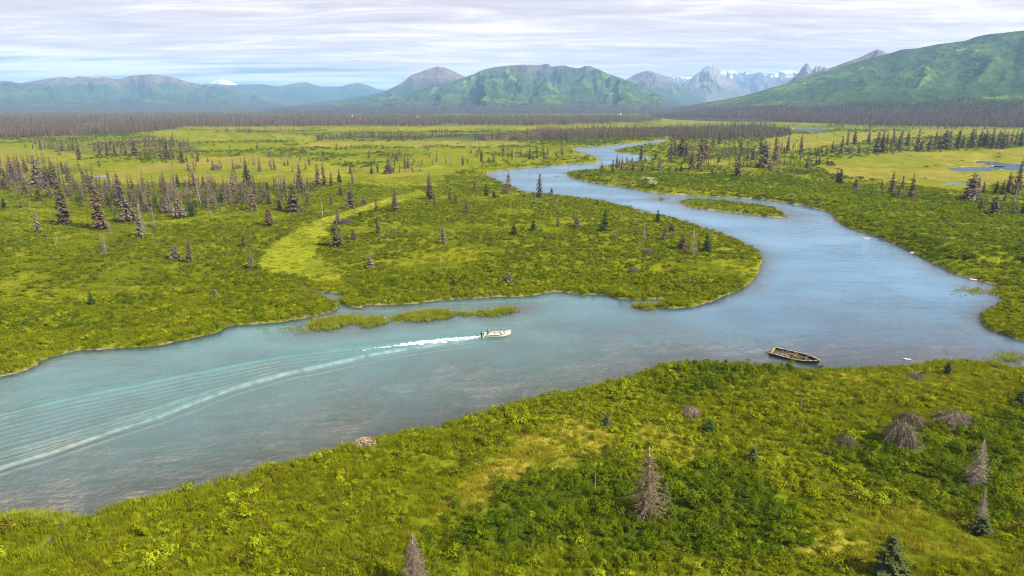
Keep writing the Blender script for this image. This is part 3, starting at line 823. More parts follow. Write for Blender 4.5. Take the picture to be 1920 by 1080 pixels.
# ------------------------------------------------------------------ plants that stand too thick to count: instanced over points
def library(name, meshes):
    c = bpy.data.collections.new(name)
    for i, m in enumerate(meshes):
        o = bpy.data.objects.new('%s_%02d' % (name, i), m); c.objects.link(o)
    return c
def scatter(name, label, coll, nvar, pts, rot, scl, icol):
    n = len(pts)
    me = mesh_points(name, pts)
    add_attr(me, 'rot', rot, 'FLOAT_VECTOR'); add_attr(me, 'scl', scl, 'FLOAT_VECTOR')
    add_attr(me, 'idx', rng.integers(0, nvar, n), 'INT'); add_attr(me, 'icol', icol, 'FLOAT_VECTOR')
    o = obj(name, me)
    ng = bpy.data.node_groups.new(name, 'GeometryNodeTree')
    ng.interface.new_socket('Geometry', in_out='INPUT', socket_type='NodeSocketGeometry')
    ng.interface.new_socket('Geometry', in_out='OUTPUT', socket_type='NodeSocketGeometry')
    gi = ng.nodes.new('NodeGroupInput'); go = ng.nodes.new('NodeGroupOutput')
    mp = ng.nodes.new('GeometryNodeMeshToPoints')
    ip = ng.nodes.new('GeometryNodeInstanceOnPoints')
    ci = ng.nodes.new('GeometryNodeCollectionInfo')
    ci.inputs['Collection'].default_value = coll
    ci.inputs['Separate Children'].default_value = True
    ci.inputs['Reset Children'].default_value = True
    def attr(nm, t):
        a = ng.nodes.new('GeometryNodeInputNamedAttribute'); a.data_type = t; a.inputs['Name'].default_value = nm
        return a.outputs['Attribute']
    ng.links.new(gi.outputs[0], mp.inputs['Mesh'])
    ng.links.new(mp.outputs['Points'], ip.inputs['Points'])
    ng.links.new(ci.outputs[0], ip.inputs['Instance'])
    ip.inputs['Pick Instance'].default_value = True
    ng.links.new(attr('idx', 'INT'), ip.inputs['Instance Index'])
    e2r = ng.nodes.new('FunctionNodeEulerToRotation')
    ng.links.new(attr('rot', 'FLOAT_VECTOR'), e2r.inputs[0])
    ng.links.new(e2r.outputs[0], ip.inputs['Rotation'])
    ng.links.new(attr('scl', 'FLOAT_VECTOR'), ip.inputs['Scale'])
    ng.links.new(ip.outputs[0], go.inputs[0])
    md = o.modifiers.new('scatter', 'NODES'); md.node_group = ng
    tag(o, label, kind='stuff')
    return o
def mesh_points(name, pts):
    me = bpy.data.meshes.new(name)
    me.vertices.add(len(pts)); me.vertices.foreach_set('co', np.asarray(pts, np.float32).ravel()); me.update()
    return me
def shrub_mesh(seed, leaves, size, leaf, mat, dome=1.0):
    """a bush of many small leaves spread through a lumpy dome, with a few stems"""
    q = random.Random(seed); m = MB()
    lobes = [(q.uniform(-.5, .5)*size, q.uniform(-.5, .5)*size, q.uniform(.25, .6)*size*dome, q.uniform(.28, .48)*size) for _ in range(q.randint(3, 5))]
    for _ in range(leaves):
        lx, ly, lz, lr = q.choice(lobes)
        d = Vector((q.gauss(0, 1), q.gauss(0, 1), abs(q.gauss(0.25, 1)))).normalized()
        rr = lr*(0.55+0.5*q.random())
        c = Vector((lx, ly, lz))+Vector((d.x*rr, d.y*rr, d.z*rr*0.85*dome))
        if c.z < 0.02: c.z = 0.02+q.random()*0.1
        nrm = (d+Vector((q.gauss(0, .5), q.gauss(0, .5), q.gauss(0.45, .4)))).normalized()
        a = nrm.orthogonal().normalized(); a = Matrix.Rotation(q.random()*6.283, 3, nrm) @ a; b = nrm.cross(a)
        L = leaf*q.uniform(.7, 1.3); W = L*q.uniform(.35, .55)
        bend = nrm*(-0.15*L)
        m.quad(c-a*L*0.5, c+b*W*0.5+bend*0.2, c+a*L*0.5+bend, c-b*W*0.5+bend*0.2)
    for _ in range(4):
        t = q.random()*6.283; s = size*0.45
        m.tube([(0, 0, -0.1), (math.cos(t)*s, math.sin(t)*s, size*0.5*dome)], [0.02*size, 0.006*size], 3, False)
    me = m.mesh('shrub'); me.materials.append(mat); return me
def tuft_mesh(seed, blades, width, height, mat, bw=0.05):
    q = random.Random(seed); m = MB()
    for _ in range(blades):
        r = width*0.5*math.sqrt(q.random()); t = q.random()*6.283
        p = Vector((r*math.cos(t), r*math.sin(t), -0.05))
        h = height*q.uniform(.55, 1.1); a2 = q.random()*6.283
        lean = Vector((math.cos(a2), math.sin(a2), 0))*h*q.uniform(.12, .5)
        s = Vector((-math.sin(a2+q.uniform(-.6, .6)), math.cos(a2), 0))*bw*q.uniform(.7, 1.3)
        mid = p+lean*0.4+Vector((0, 0, h*0.62)); tip = p+lean+Vector((0, 0, h))
        m.quad(p-s, p+s, mid+s*0.7, mid-s*0.7); m.tri(mid-s*0.7, mid+s*0.7, tip)
    me = m.mesh('tuft'); me.materials.append(mat); return me
LIB_SH_N = library('shrub_near', [shrub_mesh(100+i, 150, 1.0, 0.20, M_LEAF) for i in range(6)])
LIB_SH_D = library('shrub_willow', [shrub_mesh(150+i, 190, 1.0, 0.17, M_LEAF, 1.1) for i in range(6)])
LIB_SH_M = library('shrub_mid', [shrub_mesh(200+i, 110, 2.0, 0.42, M_LEAF, 0.8) for i in range(6)])
LIB_SH_F = library('shrub_far', [shrub_mesh(300+i, 60, 3.2, 0.95, M_LEAF, 0.7) for i in range(5)])
LIB_TUFT = library('tuft_near', [tuft_mesh(400+i, 34, 0.9, 0.62, M_GRASS, 0.022) for i in range(6)])
LIB_TUFT_M = library('tuft_mid', [tuft_mesh(450+i, 22, 2.2, 0.8, M_GRASS, 0.08) for i in range(5)])
LIB_REED = library('reed', [tuft_mesh(480+i, 30, 1.2, 0.95, M_GRASS, 0.03) for i in range(4)])
def sample_pix(n, x0, x1, y0, y1, lod=1.0):
    """points on the valley floor, thinning out with distance"""
    px = rng.uniform(x0, x1, n); py = rng.uniform(y0, y1, n)
    return ground_pt(px, py)
def sector(n, r0, r1, amax=43.0):
    r = np.sqrt(rng.uniform(r0*r0, r1*r1, n)); a = np.radians(rng.uniform(-amax, amax, n))
    return r*np.sin(a), r*np.cos(a)
def rots(n, tilt=0.12): return np.stack([rng.normal(0, tilt, n), rng.normal(0, tilt, n), rng.uniform(0, 6.283, n)], 1)
def scls(n, a, b, zf=0.25):
    s = rng.uniform(a, b, n); return np.stack([s, s, s*rng.uniform(1-zf, 1+zf, n)], 1)
def lerp_c(a, b, t): return np.asarray(a)[None, :]*(1-t)[:, None]+np.asarray(b)[None, :]*t[:, None]
C_DARK = (0.048, 0.080, 0.003); C_MID = (0.112, 0.128, 0.003); C_LIGHT = (0.178, 0.186, 0.004); C_OLIVE = (0.120, 0.100, 0.010)
C_GRASS = (0.158, 0.162, 0.003); C_YELLOW = (0.255, 0.205, 0.018)
def place(x, y, minshore=0.6):
    info = bank_info(x, y)
    k = info[0] > minshore
    x, y = x[k], y[k]; info = tuple(i[k] for i in info)
    return x, y, ground_z(x, y, info), info
def vegetation():
    # --- the near bank and everything within about 190 m: leafy shrubs, willow, grass
    x, y = sector(52000, 48, 195)
    x, y, z, info = place(x, y, 0.4); shore = info[0]
    me_, ye, dk, sa, fo, ny = cover(x, y, shore)
    n1 = fbm(x/9+4, y/9, 4); n2 = fbm(x/28+8, y/28, 3); n3 = fbm(x/2.2, y/2.2, 2)
    px, py = to_pix(x, y)
    grassy = np.clip(sstep(0.45, 0.60, n2)*0.6+ny*0.9+sstep(1150, 700, px)*(info[3] > 0)*0.55+me_*1.0, 0, 1)
    u = rng.random(len(x))
    is_d = (u < dk*0.95) | ((u < 0.30) & (n1 > 0.55) & (info[3] < 1))
    is_g = ~is_d & (rng.random(len(x)) < grassy*0.95)
    marsh = info[1] < 0.3
    is_d &= ~marsh
    is_s = ~is_d & ~is_g & (rng.random(len(x)) < 0.8) & ~marsh
    P = np.stack([x, y, z], 1)
    k = is_d
    c = lerp_c(C_DARK, C_MID, sstep(0.3, 0.7, n3[k])*0.55+rng.random(k.sum())*0.35)
    scatter('willow_shrubs', 'dark green willow scrub on the near bank', LIB_SH_D, 6, P[k], rots(k.sum()), scls(k.sum(), 0.5, 1.2)*(1+0.7*(rng.random(k.sum()) < 0.10))[:, None], c)
    k = is_s
    t = np.clip(sstep(0.35, 0.65, n1[k])*0.75+rng.normal(0, .22, k.sum()), 0, 1)
    c = lerp_c(C_MID, C_LIGHT, t)
    ol = (rng.random(k.sum()) < 0.12); c[ol] = np.array(C_OLIVE)
    br = (rng.random(k.sum()) < 0.42) & (fbm(x[k]/5+60, y[k]/5, 3) > 0.52); c[br] = lerp_c((0.18, 0.205, 0.006), (0.23, 0.240, 0.012), rng.random(br.sum()))
    scatter('leafy_shrubs', 'light green leafy scrub covering the near banks', LIB_SH_N, 6, P[k], rots(k.sum()), scls(k.sum(), 0.4, 1.05)*(1+0.8*(rng.random(k.sum()) < 0.05))[:, None], c)
    # grass tufts, thicker than shrubs
    x, y = sector(60000, 48, 190)
    x, y, z, info = place(x, y, 0.02); shore = info[0]
    me_, ye, dk, sa, fo, ny = cover(x, y, shore)
    n1 = fbm(x/7+14, y/7, 4); n2 = fbm(x/28+8, y/28, 3)
    px, py = to_pix(x, y)
    grassy = np.clip(sstep(0.42, 0.58, n2)*0.7+ny*0.9+sstep(1200, 700, px)*(info[3] > 0)*0.8+me_+0.25+(shore < 4)*0.6, 0, 1)*(1-dk*0.9)
    k = rng.random(len(x)) < grassy
    x, y, z, ny, n1, shore, me_, ye = x[k], y[k], z[k], ny[k], n1[k], shore[k], me_[k], ye[k]
    t = np.clip(np.maximum(ny*1.1, me_*ye*0.5)*sstep(0.34, 0.62, n1)+rng.normal(0, .12, len(x)), 0, 1)
    c = lerp_c(C_GRASS, C_YELLOW, t)
    edge = (shore < 3.5)[:, None]
    c = np.where(edge, lerp_c((0.150, 0.175, 0.004), (0.20, 0.20, 0.006), rng.random(len(x))), c)
    s = scls(len(x), 0.75, 1.3); s[:, 2] *= np.where(shore < 3.5, 1.25, 0.9)*(1-0.25*ny)
    scatter('tall_grass', 'tall yellow-green grass on the near banks', LIB_TUFT, 6, np.stack([x, y, z], 1), rots(len(x), .1), s, c)
    # --- middle distance
    x, y = sector(88000, 185, 560)
    keep = rng.random(len(x)) < np.clip(1.25-np.hypot(x, y)/700, 0.35, 1)
    x, y, z, info = place(x[keep], y[keep], 0.2); shore = info[0]
    me_, ye, dk, sa, fo, ny = cover(x, y, shore)
    r = np.hypot(x, y); px, py = to_pix(x, y)
    n1 = fbm(x/22+4, y/22, 4); n2 = fbm(x/70+8, y/70, 3); n3 = fbm(x/6, y/6, 2)
    dens = (shore > 0.8)*np.clip(1.15*sstep(0.30, 0.48, n1)+0.35*(info[1] > 2)*(shore < 90), 0, 1)*(1-me_*0.985)*(1-sa)*(info[1] > 0.3)
    dens *= 1-sstep(400, 520, r)*0.75*(info[1] < 2)*(px < 1000)
    k = rng.random(len(x)) < dens
    t = np.clip(0.15+sstep(0.38, 0.66, n2[k])*0.45+sstep(.35, .65, n3[k])*0.35+rng.normal(0, .16, k.sum()), 0, 1)
    c = lerp_c((0.066, 0.086, 0.002), (0.152, 0.160, 0.003), t)
    right = (info[1][k] > 2) & (shore[k] < 120)
    c[right] = c[right]*np.array((0.86, 1.02, 0.9))
    ol = (rng.random(k.sum()) < 0.14); c[ol] = np.array((0.085, 0.080, 0.018))
    s = scls(k.sum(), 0.38, 0.9); s[:, 2] *= 0.72; s[right] *= 1.35
    scatter('low_scrub', 'green low scrub on the far bank and the peninsula', LIB_SH_M, 6, np.stack([x, y, z], 1)[k], rots(k.sum(), .06), s, c)
    k = (rng.random(len(x)) < np.where(shore < 7, 0.95, 0.42+0.25*me_)) & (r < 470)
    c = lerp_c((0.115, 0.132, 0.003), (0.165, 0.16, 0.006), rng.random(k.sum()))
    c = np.where((me_[k] > .5)[:, None], c*1.12, c)
    s = scls(k.sum(), 0.6, 1.05); s[:, 2] *= np.where(me_[k] > 0.5, 0.45, 0.9)
    scatter('bank_grass', 'fringe of bright grass along the far river banks', LIB_TUFT_M, 5, np.stack([x, y, z], 1)[k], rots(k.sum(), .08), s, c)
    # --- beyond: scattered scrub on the open flats
    x, y = sector(42000, 480, 1500)
    x, y, z, info = place(x, y, 3); shore = info[0]
    me_, ye, dk, sa, fo, ny = cover(x, y, shore)
    n1 = fbm(x/60+4, y/60, 4); n3 = fbm(x/20, y/20, 2); px, py = to_pix(x, y)
    dens = np.clip(sstep(0.44, 0.58, n1)*0.8+(px > 1100)*0.35, 0, 1)*(1-me_*0.99)*(1-sa)
    k = rng.random(len(x)) < dens
    t = np.clip(sstep(.35, .65, n3[k])*0.7+rng.normal(0, .2, k.sum()), 0, 1)
    c = lerp_c((0.062, 0.076, 0.007), (0.130, 0.136, 0.009), t)
    s = scls(k.sum(), 0.6, 1.3); s[:, 2] *= 0.7
    scatter('far_scrub', 'scattered dark scrub on the distant flats', LIB_SH_F, 5, np.stack([x, y, z], 1)[k], rots(k.sum(), .04), s, c)
    # --- reeds standing in the shallows around the marsh islets
    xs, ys = [], []
    for p in IW[1:6]:
        lo = p[:, :2].min(0)-3; hi = p[:, :2].max(0)+3
        n = int((hi[0]-lo[0])*(hi[1]-lo[1])*2.6)
        a = rng.uniform(lo[0], hi[0], n); b = rng.uniform(lo[1], hi[1], n)
        q, _ = poly_sd(a, b, p)
        k = q > -1.5+1.2*rng.random(n)
        xs.append(a[k]); ys.append(b[k])
    for (cx, cy, wx, wy, n) in ((560,618,60,7,40),(700,602,50,5,100),(868,589,40,4,90),(640,551,20,2,22),(1045,737,30,4,14),(1895,672,40,10,60),(60,974,60,9,300),(1835,545,40,8,60)):
        a = rng.normal(cx, wx*0.5, n); b = rng.normal(cy, wy*0.5, n)
        gx, gy = ground_pt(a, b); xs.append(gx); ys.append(gy)
    x = np.concatenate(xs); y = np.concatenate(ys)
    z = np.maximum(ground_z(x, y), -0.35)
    c = lerp_c((0.20, 0.215, 0.010), (0.27, 0.24, 0.06), np.clip(rng.normal(0.35, .25, len(x)), 0, 1))
    scatter('reeds', 'pale green reeds growing out of the shallow water', LIB_REED, 4, np.stack([x, y, z], 1), rots(len(x), .1), scls(len(x), 0.7, 1.15), c)
vegetation()

# ------------------------------------------------------------------ spruces
def spruce_meshes(seed, kind, whorls, per, sprays):
    """trunk and crown of a spruce 10 m tall; kind: brown, green, bare, pole, wide, narrow"""
    q = random.Random(seed)
    rmax = {'brown': 1.6, 'green': 1.8, 'bare': 1.9, 'pole': 0.8, 'wide': 2.7, 'narrow': 1.35, 'near': 1.7}[kind]
    t = MB(); c = MB()
    bx, by = q.uniform(-.15, .15), q.uniform(-.15, .15)
    t.tube([(0, 0, -0.3), (0.02, 0, 2.5), (bx*.5, by*.5, 6), (bx, by, 10.0)], [0.17, 0.14, 0.085, 0.015], 6)
    z0 = {'brown': .6, 'green': .25, 'bare': .7, 'pole': 1.5, 'wide': .3, 'narrow': .8, 'near': .4}[kind]
    for w in range(whorls):
        f = (w+q.uniform(-.3, .3))/whorls
        z = z0+(9.75-z0)*max(0, f)
        k = (z-z0)/(9.9-z0)
        R = rmax*(max(0.02, 1-k)**(0.66 if kind not in ('narrow', 'near') else 0.55 if kind == 'narrow' else 0.85))*q.uniform(.72, 1.15)+0.10
        if k < 0.12: R *= 0.75+2*k
        cx, cy = bx*z/10, by*z/10
        ph = q.random()*6.283
        for bnum in range(per):
            if q.random() < (0.14 if kind != 'pole' else 0.5): continue
            a = ph+6.283*bnum/per+q.uniform(-.3, .3)
            d = Vector((math.cos(a), math.sin(a), 0)); s = Vector((-d.y, d.x, 0))
            L = R*q.uniform(.65, 1.15); droop = q.uniform(.25, .5)*L
            zj = z+q.uniform(-.32, .32) if z < 9 else z
            p0 = Vector((cx, cy, zj)); p1 = p0+d*L*0.55-Vector((0, 0, droop*0.55)); p2 = p0+d*L-Vector((0, 0, droop*(0.8 if kind != 'bare' else 1.0)))
            if kind in ('bare', 'pole', 'near'):
                c.tube([p0, p1, p2], [0.028, 0.018, 0.006], 3, False)
                for j in range(sprays):
                    u = q.uniform(.15, 1.0); b0 = p0.lerp(p1, u*2) if u < .5 else p1.lerp(p2, u*2-1)
                    e = b0+d*L*q.uniform(.05, .25)+s*L*q.uniform(-.28, .28)-Vector((0, 0, L*q.uniform(.02, .28)))
                    wv = Vector((q.gauss(0, 1), q.gauss(0, 1), q.gauss(0, 1))).normalized()*(0.016 if kind != 'near' else 0.021)
                    c.tri(b0-wv, b0+wv, e)
            else:
                for j in range(sprays):
                    u = (j+q.random())/sprays
                    b0 = p0.lerp(p1, u*2) if u < .5 else p1.lerp(p2, u*2-1)
                    wd = L*(0.42-0.22*u)*q.uniform(.7, 1.3)+0.06
                    tip = b0+d*(L*0.34+0.05)+s*q.uniform(-.25, .25)*L-Vector((0, 0, L*q.uniform(.08, .36)))
                    c.tri(b0-s*wd-Vector((0, 0, q.uniform(0, .2)*L)), b0+s*wd-Vector((0, 0, q.uniform(0, .2)*L)), tip)
                    if j % 2 == 0:
                        c.tri(b0-d*0.12*L, b0+d*0.28*L, b0+s*q.uniform(-.2, .2)*L-Vector((0, 0, L*q.uniform(.25, .5)+0.08)))
    if kind not in ('bare', 'pole', 'near'):
        for j in range(5):
            a = q.random()*6.283
            c.tri((bx-0.07, by, 9.2), (bx+0.07, by, 9.2), (bx+math.cos(a)*.05, by+math.sin(a)*.05, 10.15))
    tm = t.mesh('trunk', True); cm = c.mesh('crown')
    return tm, cm
def heap_mesh(seed, n, R, H):
    """a bent dead spruce: springy grey branches arching down from a leaning stem"""
    q = random.Random(seed); c = MB()
    for i in range(n):
        a = q.random()*6.283; d = Vector((math.cos(a), math.sin(a), 0)); s = Vector((-d.y, d.x, 0))
        rho = 0.62*R*math.sqrt(q.random())*(0.3 if q.random() < .35 else 1); b_ = a+q.gauss(0, .5)
        z = H*math.sqrt(max(0.05, 1-(rho/(R*0.95))**2))*q.uniform(.35, 1.0)
        L = R*q.uniform(.35, .75)
        p0 = Vector((math.cos(b_)*rho, math.sin(b_)*rho, z)); p1 = p0+d*L*.5+Vector((0, 0, H*q.uniform(-.18, .06))); p2 = p0+d*L-Vector((0, 0, z*q.uniform(.35, 1.0)))
        c.tube([p0, p1, p2], [0.013*R, 0.009*R, 0.003*R], 3, False)
        for j in range(9):
            u = q.uniform(.2, 1.0); b0 = p0.lerp(p1, u*2) if u < .5 else p1.lerp(p2, u*2-1)
            e = b0+d*L*q.uniform(0, .25)+s*L*q.uniform(-.35, .35)-Vector((0, 0, H*q.uniform(-.05, .3)))
            e.z = max(e.z, 0.02)
            wv = Vector((q.gauss(0, 1), q.gauss(0, 1), q.gauss(0, 1))).normalized()*0.011*R
            c.tri(b0-wv, b0+wv, e)
    t = MB(); t.tube([(0, 0, -0.2), (0.08*R, 0.03*R, H*0.6), (0.12*R, 0.05*R, H*1.0)], [0.05*R, 0.035*R, 0.01*R], 6)
    return t.mesh('trunk', True), c.mesh('branches')
VAR = {}
def variant_set(kind, n, whorls, per, sprays, tm, cm):
    VAR[kind] = []
    for i in range(n):
        t, c = spruce_meshes(900+hash_(kind)*50+i, kind, whorls, per, sprays)
        t.materials.append(tm); c.materials.append(cm); VAR[kind].append((t, c))
def hash_(s): return sum(ord(ch) for ch in s) % 97
variant_set('brown', 6, 24, 7, 4, M_TRUNK, M_CROWN)
variant_set('narrow', 4, 22, 7, 4, M_TRUNK, M_CROWN)
variant_set('wide', 3, 17, 8, 5, M_TRUNK, M_CROWN)
variant_set('green', 3, 17, 8, 5, M_TRUNK, M_CROWN)
variant_set('bare', 3, 26, 7, 12, M_DEADWOOD, M_TWIG)
variant_set('near', 3, 36, 9, 20, M_DEADWOOD, M_TWIG)
variant_set('pole', 3, 18, 5, 6, M_DEADWOOD, M_TWIG)
VAR['heap'] = []
for i in range(4):
    t, c = heap_mesh(70+i, 250, 1.0, 1.0); t.materials.append(M_DEADWOOD); c.materials.append(M_TWIG); VAR['heap'].append((t, c))
# far forest library
far_meshes = []
for i in range(6):
    t, c = spruce_meshes(1500+i, 'narrow' if i % 2 else 'brown', 10, 5, 2)
    bm = bmesh.new(); bm.from_mesh(t); bm.from_mesh(c); m = bpy.data.meshes.new('forest_spruce'); bm.to_mesh(m); bm.free()
    m.materials.append(M_FAR); far_meshes.append(m)
LIB_FAR = library('forest_spruce', far_meshes)
def forests():
    DEAD = [(0.155, 0.098, 0.070), (0.112, 0.076, 0.054), (0.180, 0.126, 0.096), (0.080, 0.066, 0.036)]
    LIVE = [(0.040, 0.056, 0.016), (0.062, 0.074, 0.022)]
    names = ['purple-brown spruce forest filling the flats at the left', 'thin line of dead spruces below the big green mountain', 'row of spruces along the back of the yellow meadow', 'dead brown spruce belt beyond the bend of the river', 'mixed spruce stand behind the far river bend', 'scattered spruces along the far light green strip', 'scattered spruces around the far white pond', 'thin spruces on the flats at the left']
    dens = [0.62, 0.55, 0.26, 0.42, 0.36, 0.14, 0.11, 0.08]
    for (poly, kind), nm, dn in zip(FOREST, names, dens):
        p = np.array(poly, float); lo = p.min(0); hi = p.max(0)
        n = int((hi[0]-lo[0])*(hi[1]-lo[1])*dn)
        px = rng.uniform(lo[0], hi[0], n); py = rng.uniform(lo[1], hi[1], n)
        gx, gy = ground_pt(px, py); amp_ = 3.0
        k = px_sd(px, py, poly)*np.clip(np.hypot(gx, gy)/1400, .5, 1) > (fbm(gx/70, gy/160, 4)-0.5)*5*amp_
        if kind == 'dead' and lo[0] < 0:
            k &= px_sd(px, py, MEADOWS[13][0]) < 0
        x, y = ground_pt(px[k], py[k])
        x = x+rng.normal(0, 1.5, len(x))
        x, y, z, info = place(x, y, 4)
        if kind == 'sparse' or nm.startswith(('row', 'dead brown')):
            kk = fbm(x/50, y/50, 3) > (0.45 if kind == 'sparse' else 0.41+0.08*rng.random(len(x))); x, y, z = x[kk], y[kk], z[kk]
        h = np.clip(rng.normal(0.95, .25, len(x)), .4, 1.6)
        big = np.clip(0.9+0.25*(np.hypot(x, y) > 1500), 0, 2)
        live = rng.random(len(x)) < {'dead': 0.10, 'mixed': 0.28, 'sparse': 0.15}[kind]
        c = np.array(DEAD)[rng.integers(0, 4, len(x))]; c[live] = np.array(LIVE)[rng.integers(0, 2, live.sum())]
        s = np.stack([h*big*rng.uniform(.9, 1.35, len(x))]*2+[h*big], 1)
        scatter('spruce_forest', nm, LIB_FAR, 6, np.stack([x, y, np.maximum(z, 0.3)-0.1], 1), rots(len(x), .03), s, c)
    # forest on the foot of the hillside
    n = 30000
    r = rng.uniform(1500, 3300, n); a = np.arctan((rng.uniform(1200, 2200, n)-960)/FPX/CP)
    x = r*np.sin(a); y = r*np.cos(a)
    z = np.maximum(hill_z(x, y), 0.8)
    px, py = to_pix(x, y, z)
    low = np.interp(px, [1200, 1240, 1400, 1500, 1640, 1920, 2300], [214, 219, 222, 231, 236, 240, 246])
    top = np.interp(px, [1200, 1300, 1400, 1500, 1600, 1750, 1920, 2300], [206, 203, 203, 200, 199, 192, 189, 184])+(fbm(x/160, y/160, 4)-0.5)*26
    k = (py < low) & (py > top) & (rng.random(n) < np.clip(1.4-(r-1500)/2600, .3, 1))
    x, y, z = x[k], y[k], z[k]
    h = np.clip(rng.normal(1.15, .25, len(x)), .5, 1.8)
    live = rng.random(len(x)) < np.clip(0.10+0.5*sstep(216, 198, py[k]), 0, 1)
    c = np.array(DEAD)[rng.integers(0, 4, len(x))]; c[live] = np.array(LIVE)[rng.integers(0, 2, live.sum())]
    s = np.stack([h*rng.uniform(1.0, 1.5, len(x))]*2+[h], 1)
    scatter('spruce_forest', 'purple-brown spruce forest along the foot of the right hillside', LIB_FAR, 6, np.stack([x, y, z-0.2], 1), rots(len(x), .03), s, c)
forests()
def thicket():
    xs, ys = [], []
    for poly, n in (([(0,315),(60,300),(140,320),(200,350),(330,352),(420,350),(540,352),(600,360),(560,385),(420,400),(300,405),(200,400),(60,375),(0,360)], 460), ([(300,302),(560,298),(640,318),(560,332),(340,326)], 30), ([(640,330),(700,318),(780,310),(830,300),(860,318),(760,330)], 16), ([(1280,262),(1440,262),(1520,285),(1560,300),(1480,318),(1300,318),(1260,290)], 190), ([(880,285),(1060,278),(1080,292),(900,306)], 30), ([(1560,282),(1700,272),(1920,266),(1920,278),(1700,286),(1580,292)], 60)):
        p = np.array(poly, float); lo = p.min(0); hi = p.max(0)
        a = rng.uniform(lo[0], hi[0], n*4); b = rng.uniform(lo[1], hi[1], n*4)
        k = np.nonzero(px_sd(a, b, poly) > 0)[0][:n]
        gx, gy = ground_pt(a[k], b[k]); xs.append(gx); ys.append(gy)
    x, y, z, info = place(np.concatenate(xs), np.concatenate(ys), 2.5)
    n = len(x)
    h = np.clip(rng.normal(0.82, .28, n), .25, 1.2)
    c = np.array([(0.125, 0.092, 0.068), (0.100, 0.074, 0.056), (0.145, 0.115, 0.092), (0.060, 0.068, 0.024)])[rng.integers(0, 4, n)]
    scatter('spruce_thicket', 'smaller brown and green spruces growing between the larger ones', LIB_FAR, 6, np.stack([x, y, z-0.1], 1), rots(n, .05), np.stack([h*1.1, h*1.1, h], 1), c)
thicket()

# ------------------------------------------------------------------ single spruces, read off the photograph as (x, top, base, kind)
K = {'b': 'brown', 'n': 'narrow', 'w': 'wide', 'g': 'green', 'd': 'bare', 's': 'pole', 'h': 'heap', 'e': 'near'}
LOOK = {'b': 'brown spruce', 'n': 'slim brown spruce', 'w': 'broad brown spruce', 'g': 'green spruce', 'd': 'bare dead spruce', 's': 'pale dead snag', 'h': 'low grey brush heap'}
NAME = {'b': 'spruce_tree', 'n': 'spruce_tree', 'w': 'spruce_tree', 'g': 'spruce_tree', 'd': 'dead_spruce', 's': 'dead_snag', 'h': 'dead_brush', 'e': 'dead_spruce'}
def crop(x0, y0, s, rows): return [(x0+r[0]/s, y0+r[1]/s, y0+r[2]/s, r[3], r[4] if len(r) > 4 else 0) for r in rows]
CL = []   # (place phrase, group, trees)
CL.append(('in the dense stand at the left edge', 'spruces of the dense stand at the left edge', crop(0,260,6,[
    (20,120,420,'b',-6),(135,170,470,'n'),(190,190,440,'n'),(240,175,500,'b'),(310,170,380,'n',-12),(435,150,520,'w',-3),(530,280,560,'b'),(600,270,540,'n'),(645,230,560,'n',-3),(720,240,400,'n',-8),(775,250,470,'b',-6),(40,420,560,'h'),(280,480,620,'h'),(440,545,700,'h'),(860,430,560,'n'),(100,300,480,'n'),(570,330,560,'n'),(55,330,470,'b')])))
CL.append(('on the scrub below the left stand', 'spruces on the scrub below the left stand', crop(0,260,6,[
    (735,440,960,'b',-4),(430,780,1060,'b',-2),(50,640,790,'g'),(240,690,780,'b'),(1000,800,1000,'s'),(350,700,830,'s'),(985,220,560,'n',-13),(1140,380,1020,'b',-2),(1190,440,560,'n'),(1235,330,520,'n',-4),(640,1050,1170,'s'),(1190,1060,1310,'d')])+[
    (197,435,478,'s',0),(107,447,470,'s',0)]))
CL.append(('in the thicket by the slough', 'spruces of the thicket left of the slough', crop(0,260,6,[
    (1385,370,760,'b',-3),(1450,600,935,'w'),(1495,520,720,'n',-7),(1600,560,740,'b'),(1745,570,780,'b'),(1600,700,1090,'d'),(1740,760,1010,'d'),(1845,360,525,'b'),(1300,690,930,'d'),(1250,950,1090,'d')])+crop(300,260,6,[
    (90,600,840,'w'),(50,560,760,'b'),(225,600,895,'w'),(360,680,880,'g'),(570,660,890,'d'),(115,480,570,'b'),(200,385,548,'g'),(280,460,540,'g')])))
CL.append(('in the row facing the middle meadow', 'spruces in the row facing the middle meadow', crop(300,260,6,[
    (400,260,530,'n',-12),(465,500,760,'s',-6),(490,400,530,'b'),(620,420,610,'n'),(710,490,600,'b'),(770,530,680,'b'),(835,330,600,'n'),(965,195,400,'b'),(990,290,535,'w'),(1210,480,590,'g'),(1300,420,540,'n'),(1350,310,580,'d'),(1350,560,800,'b'),(1400,450,590,'b'),(1050,550,810,'b'),(1230,560,740,'b')])))
CL.append(('beside the upper end of the yellow slough', 'spruces beside the upper end of the slough', crop(300,260,6,[
    (1580,270,570,'b'),(1660,440,550,'g'),(1730,460,580,'b'),(1500,480,820,'w'),(1225,760,985,'w'),(1660,600,755,'b'),(1830,650,885,'s'),(690,600,720,'g')])+crop(580,260,6,[
    (105,270,545,'b'),(165,270,525,'n'),(250,360,535,'b'),(340,330,495,'g'),(50,450,585,'b'),(490,340,505,'n'),(470,510,785,'w'),(355,530,645,'h'),(615,650,745,'h'),(250,610,745,'b')])))
CL.append(('on the open left flats by small bushes', 'spruces dotted over the open left flats', crop(300,260,6,[
    (595,230,330,'n'),(630,290,355,'h'),(690,260,335,'n'),(830,230,370,'b'),(885,290,335,'h'),(1120,290,365,'b'),(1238,235,312,'b'),(1290,200,350,'n'),(1400,250,302,'b'),(1440,230,302,'b'),(1680,190,295,'b'),(1840,130,185,'b'),(790,50,135,'n'),(1095,30,122,'b'),(1230,90,182,'b'),(1410,90,138,'b'),(1605,60,172,'n'),(610,40,80,'b')])))
